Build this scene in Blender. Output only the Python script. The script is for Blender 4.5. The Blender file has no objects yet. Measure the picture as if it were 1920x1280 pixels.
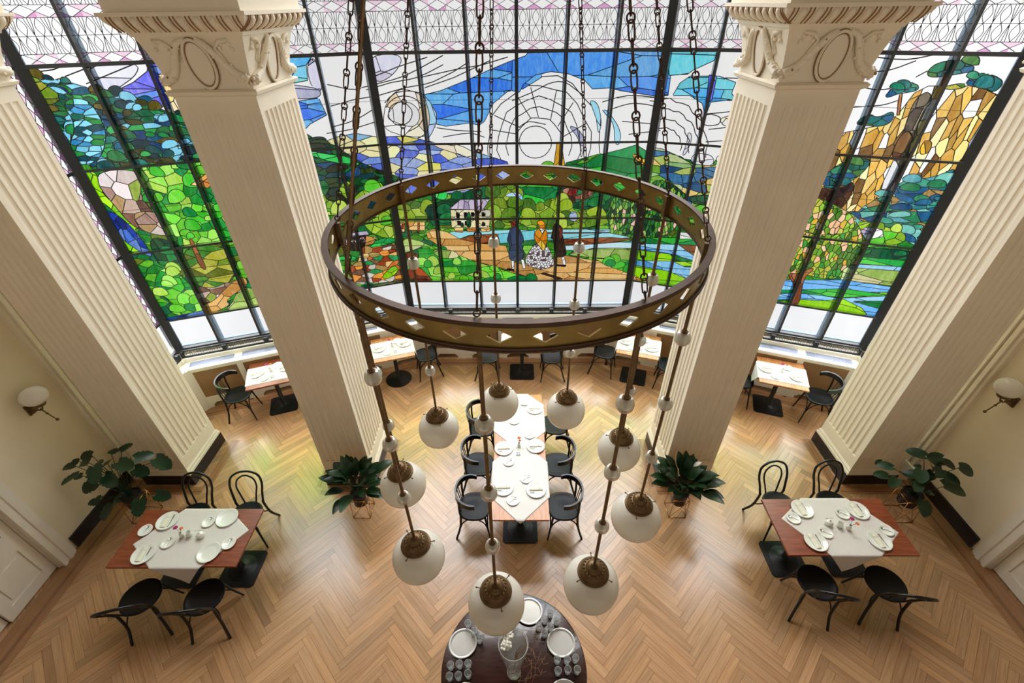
import bpy, math, random
import numpy as np
from mathutils import Vector, Matrix
from mathutils.geometry import delaunay_2d_cdt
PI=math.pi
scn=bpy.context.scene
COL=scn.collection
R=math.radians
rnd=random.Random(7)

# ---------------------------------------------------------------- materials
def lin(c):
    out=[]
    for v in c:
        v=v/255.0
        out.append(v/12.92 if v<=.04045 else ((v+.055)/1.055)**2.4)
    return tuple(out)+(1.0,)
def newmat(name):
    m=bpy.data.materials.new(name); m.use_nodes=True
    nt=m.node_tree; nt.nodes.clear()
    o=nt.nodes.new('ShaderNodeOutputMaterial')
    return m,nt,o
def N(nt,t,**kw):
    n=nt.nodes.new(t)
    for k,v in kw.items():
        if k in n.inputs.keys(): n.inputs[k].default_value=v
        else: setattr(n,k,v)
    return n
def pmat(name,col,rough=.5,metal=0,noise=0,nscale=8,stretch=(1,1,1),bump=0,coat=0,spec=.5,trans=0,ior=1.45,sheen=0):
    m,nt,o=newmat(name)
    b=N(nt,'ShaderNodeBsdfPrincipled',**{'Roughness':rough,'Metallic':metal,'Coat Weight':coat,'Specular IOR Level':spec,'Transmission Weight':trans,'IOR':ior,'Sheen Weight':sheen})
    c=lin(col) if max(col)>1 else tuple(col)+(1,)
    b.inputs['Base Color'].default_value=c
    nt.links.new(b.outputs[0],o.inputs[0])
    if noise or bump:
        tc=N(nt,'ShaderNodeTexCoord'); mp=N(nt,'ShaderNodeMapping'); mp.inputs['Scale'].default_value=stretch
        nz=N(nt,'ShaderNodeTexNoise',Scale=nscale,Detail=4.0)
        nt.links.new(tc.outputs['Object'],mp.inputs[0]); nt.links.new(mp.outputs[0],nz.inputs['Vector'])
        if noise:
            mr=N(nt,'ShaderNodeMapRange'); mr.inputs['From Min'].default_value=.3; mr.inputs['From Max'].default_value=.7
            mr.inputs['To Min'].default_value=1-noise; mr.inputs['To Max'].default_value=1+noise
            hs=N(nt,'ShaderNodeVectorMath',operation='SCALE'); hs.inputs[0].default_value=c[:3]
            nt.links.new(nz.outputs['Fac'],mr.inputs['Value']); nt.links.new(mr.outputs[0],hs.inputs['Scale'])
            nt.links.new(hs.outputs[0],b.inputs['Base Color'])
        if bump:
            bp=N(nt,'ShaderNodeBump',Strength=bump,Distance=.01); nt.links.new(nz.outputs['Fac'],bp.inputs['Height']); nt.links.new(bp.outputs[0],b.inputs['Normal'])
    return m
M={}
M['paint']=pmat('cream_paint',(238,228,207),.6,noise=.03,nscale=3)
M['wall']=pmat('wall_paint',(236,225,198),.75,noise=.04,nscale=1.2)
M['backwall']=pmat('brown_back_wall',(112,90,66),.8)
M['plinth']=pmat('black_marble',(34,26,24),.35,noise=.5,nscale=14)
M['white']=pmat('white_joinery',(232,226,212),.45,noise=.02)
M['black']=pmat('black_lacquer',(14,12,12),.28,noise=.1)
M['seatblack']=pmat('black_seat',(13,13,14),.38,spec=.25)
M['iron']=pmat('black_iron',(16,16,18),.42,noise=.15)
M['frame']=pmat('dark_steel_frame',(20,22,27),.45)
M['leadm']=pmat('lead_came',(12,12,14),.5)
M['brass']=pmat('aged_brass',(138,114,60),.4,metal=.6,noise=.22,nscale=9)
M['brassd']=pmat('dark_brass',(110,86,56),.42,metal=.65,noise=.25,nscale=30)
M['chain']=pmat('bronze_chain',(70,50,40),.45,metal=.7,noise=.3,nscale=40)
M['gold']=pmat('gold_wire',(205,150,85),.25,metal=1)
M['china']=pmat('white_china',(238,238,232),.18,coat=.4)
M['linen']=pmat('white_linen',(222,216,212),.85,noise=.03,nscale=60,sheen=.2)
M['napkin']=pmat('ivory_napkin',(236,232,214),.85,noise=.04,nscale=50)
M['steel']=pmat('cutlery_steel',(190,190,188),.22,metal=1)
M['silver']=pmat('silver_tray',(205,203,196),.3,metal=.55,noise=.05)
M['leaf']=pmat('dark_leaf',(25,52,28),.38,noise=.35,nscale=18)
M['leafl']=pmat('lily_leaf',(24,48,22),.35,noise=.4,nscale=14)
M['stem']=pmat('plant_stem',(70,66,38),.5)
M['pot']=pmat('dark_planter',(30,18,18),.4)
M['soil']=pmat('potting_soil',(30,22,16),.9)
M['petalw']=pmat('white_petal',(236,232,220),.6)
M['petalp']=pmat('magenta_petal',(176,30,110),.6,noise=.3,nscale=60)
M['petalo']=pmat('orange_petal',(222,110,50),.6,noise=.3,nscale=60)
M['petalpink']=pmat('pale_pink_petal',(240,190,200),.6)
M['twig']=pmat('dried_twig',(140,104,74),.7)
M['dkwood']=pmat('dark_buffet_wood',(52,26,22),.22,noise=.3,nscale=5,stretch=(1,9,1),coat=.3)
M['innerwood']=pmat('cabinet_fabric_panel',(138,104,70),.5,noise=.12,nscale=4)
M['grille']=pmat('radiator_grille_metal',(150,156,176),.4,metal=.6)
M['outer']=pmat('outer_blue_grey_frame',(84,104,122),.6)
def woodmat(name,c1,c2,rough,scale,stretch,coat=.15,useattr=False,uv=False):
    m,nt,o=newmat(name)
    b=N(nt,'ShaderNodeBsdfPrincipled',Roughness=rough); b.inputs['Coat Weight'].default_value=coat; b.inputs['Coat Roughness'].default_value=.2
    tc=N(nt,'ShaderNodeTexCoord'); mp=N(nt,'ShaderNodeMapping'); mp.inputs['Scale'].default_value=stretch
    nt.links.new(tc.outputs['UV' if uv else 'Object'],mp.inputs[0])
    nz=N(nt,'ShaderNodeTexNoise',Scale=scale,Detail=5.0,Roughness=.6); nt.links.new(mp.outputs[0],nz.inputs['Vector'])
    cr=N(nt,'ShaderNodeValToRGB'); cr.color_ramp.elements[0].position=.32; cr.color_ramp.elements[1].position=.68
    cr.color_ramp.elements[0].color=lin(c1); cr.color_ramp.elements[1].color=lin(c2)
    nt.links.new(nz.outputs['Fac'],cr.inputs[0])
    if useattr:
        at=N(nt,'ShaderNodeAttribute',attribute_name='Col')
        mx=N(nt,'ShaderNodeMix',data_type='RGBA',blend_type='MULTIPLY'); mx.inputs[0].default_value=1
        nt.links.new(cr.outputs[0],mx.inputs[6]); nt.links.new(at.outputs['Color'],mx.inputs[7]); nt.links.new(mx.outputs[2],b.inputs['Base Color'])
    else: nt.links.new(cr.outputs[0],b.inputs['Base Color'])
    nt.links.new(b.outputs[0],o.inputs[0]); return m
M['relief_brown']=pmat('brown_relief_outline',(150,112,76),.8,noise=.2,nscale=30)  # brown for the thin outlines and dots on the capital ornaments
M['floor']=woodmat('oak_parquet',(170,127,88),(193,150,109),.27,1.0,(2.5,40,1),coat=.5,useattr=True,uv=True)
M['redwood']=woodmat('reddish_table_wood',(112,52,30),(150,76,46),.3,2.2,(2,22,1))
M['orangewood']=woodmat('amber_table_wood',(168,104,60),(206,142,90),.32,2.2,(22,2,1))
# stained glass : light passes through, tinted by the colour each piece has
def glassmat(name,attr=True,tint=(1,1,1),lo=.62,hi=1.12):
    m,nt,o=newmat(name)
    tr=N(nt,'ShaderNodeBsdfTransparent'); gl=N(nt,'ShaderNodeBsdfGlossy',Roughness=.12)
    ms=N(nt,'ShaderNodeMixShader'); ms.inputs[0].default_value=.03
    nt.links.new(tr.outputs[0],ms.inputs[1]); nt.links.new(gl.outputs[0],ms.inputs[2]); nt.links.new(ms.outputs[0],o.inputs[0])
    if attr:
        tc=N(nt,'ShaderNodeTexCoord'); mp=N(nt,'ShaderNodeMapping'); mp.inputs['Scale'].default_value=(9,9,3)
        nz=N(nt,'ShaderNodeTexNoise',Scale=1.6,Detail=4.0,Roughness=.65,Distortion=1.2)
        nt.links.new(tc.outputs['Object'],mp.inputs[0]); nt.links.new(mp.outputs[0],nz.inputs['Vector'])
        mr=N(nt,'ShaderNodeMapRange'); mr.inputs['From Min'].default_value=.32; mr.inputs['From Max'].default_value=.68; mr.inputs['To Min'].default_value=lo; mr.inputs['To Max'].default_value=hi
        nt.links.new(nz.outputs['Fac'],mr.inputs['Value'])
        at=N(nt,'ShaderNodeAttribute',attribute_name='Col')
        # saturated pieces are wispy, clear pieces stay clear: colour ** noise
        gm=N(nt,'ShaderNodeGamma'); nt.links.new(at.outputs['Color'],gm.inputs[0])
        iv=N(nt,'ShaderNodeMath',operation='SUBTRACT'); iv.inputs[0].default_value=1.9; nt.links.new(mr.outputs[0],iv.inputs[1])
        nt.links.new(iv.outputs[0],gm.inputs[1]); nt.links.new(gm.outputs[0],tr.inputs[0])
    else: tr.inputs[0].default_value=tuple(tint)+(1,)
    return m
M['stained']=glassmat('stained_glass')
M['clear']=glassmat('clear_white_glass',False,(.97,.98,1))
M['border']=glassmat('border_glass',True,lo=.85,hi=1.0)
def frosted(name,col,f=.5,rough=.35,trn=.12):
    m,nt,o=newmat(name)
    d=N(nt,'ShaderNodeBsdfDiffuse'); d.inputs[0].default_value=lin(col); t=N(nt,'ShaderNodeBsdfTranslucent'); t.inputs[0].default_value=lin(col)
    g=N(nt,'ShaderNodeBsdfGlossy',Roughness=rough); tp=N(nt,'ShaderNodeBsdfTransparent')
    a=N(nt,'ShaderNodeMixShader'); a.inputs[0].default_value=f
    b=N(nt,'ShaderNodeMixShader'); fr=N(nt,'ShaderNodeFresnel'); nt.links.new(fr.outputs[0],b.inputs[0])
    c=N(nt,'ShaderNodeMixShader'); c.inputs[0].default_value=trn
    nt.links.new(d.outputs[0],a.inputs[1]); nt.links.new(t.outputs[0],a.inputs[2]); nt.links.new(a.outputs[0],b.inputs[1]); nt.links.new(g.outputs[0],b.inputs[2])
    nt.links.new(b.outputs[0],c.inputs[1]); nt.links.new(tp.outputs[0],c.inputs[2]); nt.links.new(c.outputs[0],o.inputs[0]); return m
M['globe']=frosted('opal_globe_glass',(250,245,230),.18,.25,0)
M['bead']=frosted('frosted_bead_glass',(206,202,184),.5,.3,.25)
M['glass']=frosted('drinking_glass',(225,228,226),.4,.05,.62)
M['rim']=frosted('glass_rim',(235,236,234),.4,.05,.1)
M['rimbrown']=pmat('dark_bronze_rim',(74,52,38),.45,metal=.5,noise=.2,nscale=12)
M['vaseg']=frosted('clear_vase_glass',(215,218,210),.4,.05,.66)
M['doorglass']=pmat('door_glass',(84,66,50),.12,noise=.6,nscale=10)  # brown mottled reflection is put into the pane's base colour

# ---------------------------------------------------------------- mesh builder
class MB:
    def __init__(s): s.v=[];s.f=[];s.c=[];s.uv=[]
    def add(s,vs,fs,col=None,uvs=None):
        o=len(s.v); s.v+=[tuple(p) for p in vs]
        for i,f in enumerate(fs):
            s.f.append(tuple(j+o for j in f))
            if col is not None: s.c.append(col)
            if uvs is not None: s.uv.append(uvs[i])
        return s
    def box(s,x0,x1,y0,y1,z0,z1,mat=None):
        vs=[(x,y,z) for z in (z0,z1) for y in (y0,y1) for x in (x0,x1)]
        if mat is not None: vs=[tuple(mat@Vector(p)) for p in vs]
        return s.add(vs,[(0,2,3,1),(4,5,7,6),(0,1,5,4),(2,6,7,3),(0,4,6,2),(1,3,7,5)])
    def bar(s,a,b,w,h,up=(0,0,1)):
        a=Vector(a);b=Vector(b);d=(b-a).normalized();u=Vector(up)
        x=d.cross(u)
        if x.length<1e-4: x=d.cross(Vector((0,1,0)))
        x.normalize();y=x.cross(d).normalized()
        vs=[p+x*i*w/2+y*j*h/2 for p in (a,b) for i,j in ((-1,-1),(1,-1),(1,1),(-1,1))]
        return s.add(vs,[(0,1,2,3),(7,6,5,4),(0,4,5,1),(1,5,6,2),(2,6,7,3),(3,7,4,0)])
    def tube(s,pts,r,n=8,closed=False,cap=True):
        P=[Vector(p) for p in pts];m=len(P)
        rs=r if isinstance(r,(list,tuple)) else [r]*m
        T=[]
        for i in range(m):
            a=P[(i-1)%m] if (closed or i>0) else P[i]; b=P[(i+1)%m] if (closed or i<m-1) else P[i]
            T.append((b-a).normalized())
        u=T[0].orthogonal().normalized(); vs=[]
        for i in range(m):
            u=(u-T[i]*u.dot(T[i]))
            if u.length<1e-5: u=T[i].orthogonal()
            u.normalize(); w=T[i].cross(u)
            for k in range(n):
                a=2*PI*k/n; vs.append(P[i]+(u*math.cos(a)+w*math.sin(a))*rs[i])
        fs=[]
        for i in range(m if closed else m-1):
            j=(i+1)%m
            for k in range(n):
                k2=(k+1)%n; fs.append((i*n+k,i*n+k2,j*n+k2,j*n+k))
        if cap and not closed: fs+= [tuple(range(n-1,-1,-1)),tuple((m-1)*n+k for k in range(n))]
        return s.add(vs,fs)
    def lathe(s,prof,n=24,c=(0,0,0),sx=1,sy=1,sq=0,cap=True):
        vs=[];m=len(prof)
        for r,z in prof:
            for k in range(n):
                a=2*PI*k/n; ca,sa=math.cos(a),math.sin(a)
                q=1.0
                if sq: q=1/((abs(ca)**(2+sq)+abs(sa)**(2+sq))**(1/(2+sq)))
                vs.append((c[0]+r*ca*sx*q,c[1]+r*sa*sy*q,c[2]+z))
        fs=[]
        for i in range(m-1):
            for k in range(n):
                k2=(k+1)%n; fs.append((i*n+k,i*n+k2,(i+1)*n+k2,(i+1)*n+k))
        if cap: fs+=[tuple(range(n-1,-1,-1)),tuple((m-1)*n+k for k in range(n))]
        return s.add(vs,fs)
    def sphere(s,c,r,n=20,m=12,sx=1,sy=1,sz=1):
        pr=[(max(1e-4,r*math.sin(PI*i/m)),-r*sz*math.cos(PI*i/m)) for i in range(m+1)]
        return s.lathe(pr,n,c,sx,sy)
    def prism(s,pts,z0,z1,mat=None):
        n=len(pts); vs=[(x,y,z0) for x,y in pts]+[(x,y,z1) for x,y in pts]
        if mat is not None: vs=[tuple(mat@Vector(p)) for p in vs]
        return s.add(vs,[tuple(range(n-1,-1,-1)),tuple(range(n,2*n))]+[(i,(i+1)%n,n+(i+1)%n,n+i) for i in range(n)])
    def build(s,name,mat,parent=None,smooth=False,kind=None,label=None):
        me=bpy.data.meshes.new(name); me.from_pydata(s.v,[],s.f); me.update()
        if s.c:
            ca=me.color_attributes.new('Col','FLOAT_COLOR','CORNER')
            arr=np.zeros((len(me.loops),4),dtype=np.float32); k=0
            for f,c in zip(s.f,s.c):
                arr[k:k+len(f),:3]=c[:3]; arr[k:k+len(f),3]=1; k+=len(f)
            ca.data.foreach_set('color',arr.ravel())
        if s.uv:
            ul=me.uv_layers.new(name='UVMap'); k=0; arr=np.zeros((len(me.loops),2),dtype=np.float32)
            for f,u in zip(s.f,s.uv):
                arr[k:k+len(f)]=u; k+=len(f)
            ul.data.foreach_set('uv',arr.ravel())
        if smooth:
            me.polygons.foreach_set('use_smooth',[True]*len(me.polygons))
            if smooth!='all':
                try: me.set_sharp_from_angle(angle=R(38))
                except Exception: pass
        me.materials.append(mat if not isinstance(mat,str) else M[mat])
        o=bpy.data.objects.new(name,me); COL.objects.link(o)
        if parent is not None: o.parent=parent
        if kind: o['kind']=kind
        if label: o['label']=label
        return o
def thing(name,label,cat,loc=(0,0,0),rz=0,group=None):
    o=bpy.data.objects.new(name,None); COL.objects.link(o); o.empty_display_size=.1
    o.location=loc; o.rotation_euler=(0,0,rz); o['label']=label; o['category']=cat
    if group: o['group']=group
    return o
def tag(o,label,cat,group=None,loc=None,rz=0):
    o['label']=label;o['category']=cat
    if group: o['group']=group
    if loc is not None: o.location=loc; o.rotation_euler=(0,0,rz)
    return o
def dup(root,loc,rz,label,group=None):
    def rec(o,par):
        c=o.copy(); COL.objects.link(c)
        if par is not None: c.parent=par
        for ch in kids.get(o.name,[]): rec(ch,c)
        return c
    kids={}
    def walk(o):
        kids[o.name]=list(o.children)
        for ch in o.children: walk(ch)
    walk(root)
    r=rec(root,None); r.location=loc; r.rotation_euler=(0,0,rz); r['label']=label
    if group: r['group']=group
    return r
def struct(o,parent=None):
    o['kind']='structure'; return o
def rot2(x,y,a): return x*math.cos(a)-y*math.sin(a),x*math.sin(a)+y*math.cos(a)
def smoothpath(pts,k=6):
    P=[Vector(p) for p in pts]; out=[]
    for i in range(len(P)-1):
        p0=P[max(i-1,0)];p1=P[i];p2=P[i+1];p3=P[min(i+2,len(P)-1)]
        for j in range(k):
            t=j/k; out.append(.5*((2*p1)+(p2-p0)*t+(2*p0-5*p1+4*p2-p3)*t*t+(3*p1-p0-3*p2+p3)*t**3))
    out.append(P[-1]); return out
SKY_UP=13.5; BACK_W=112; LOW_W=42; EXPO=0.0
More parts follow.
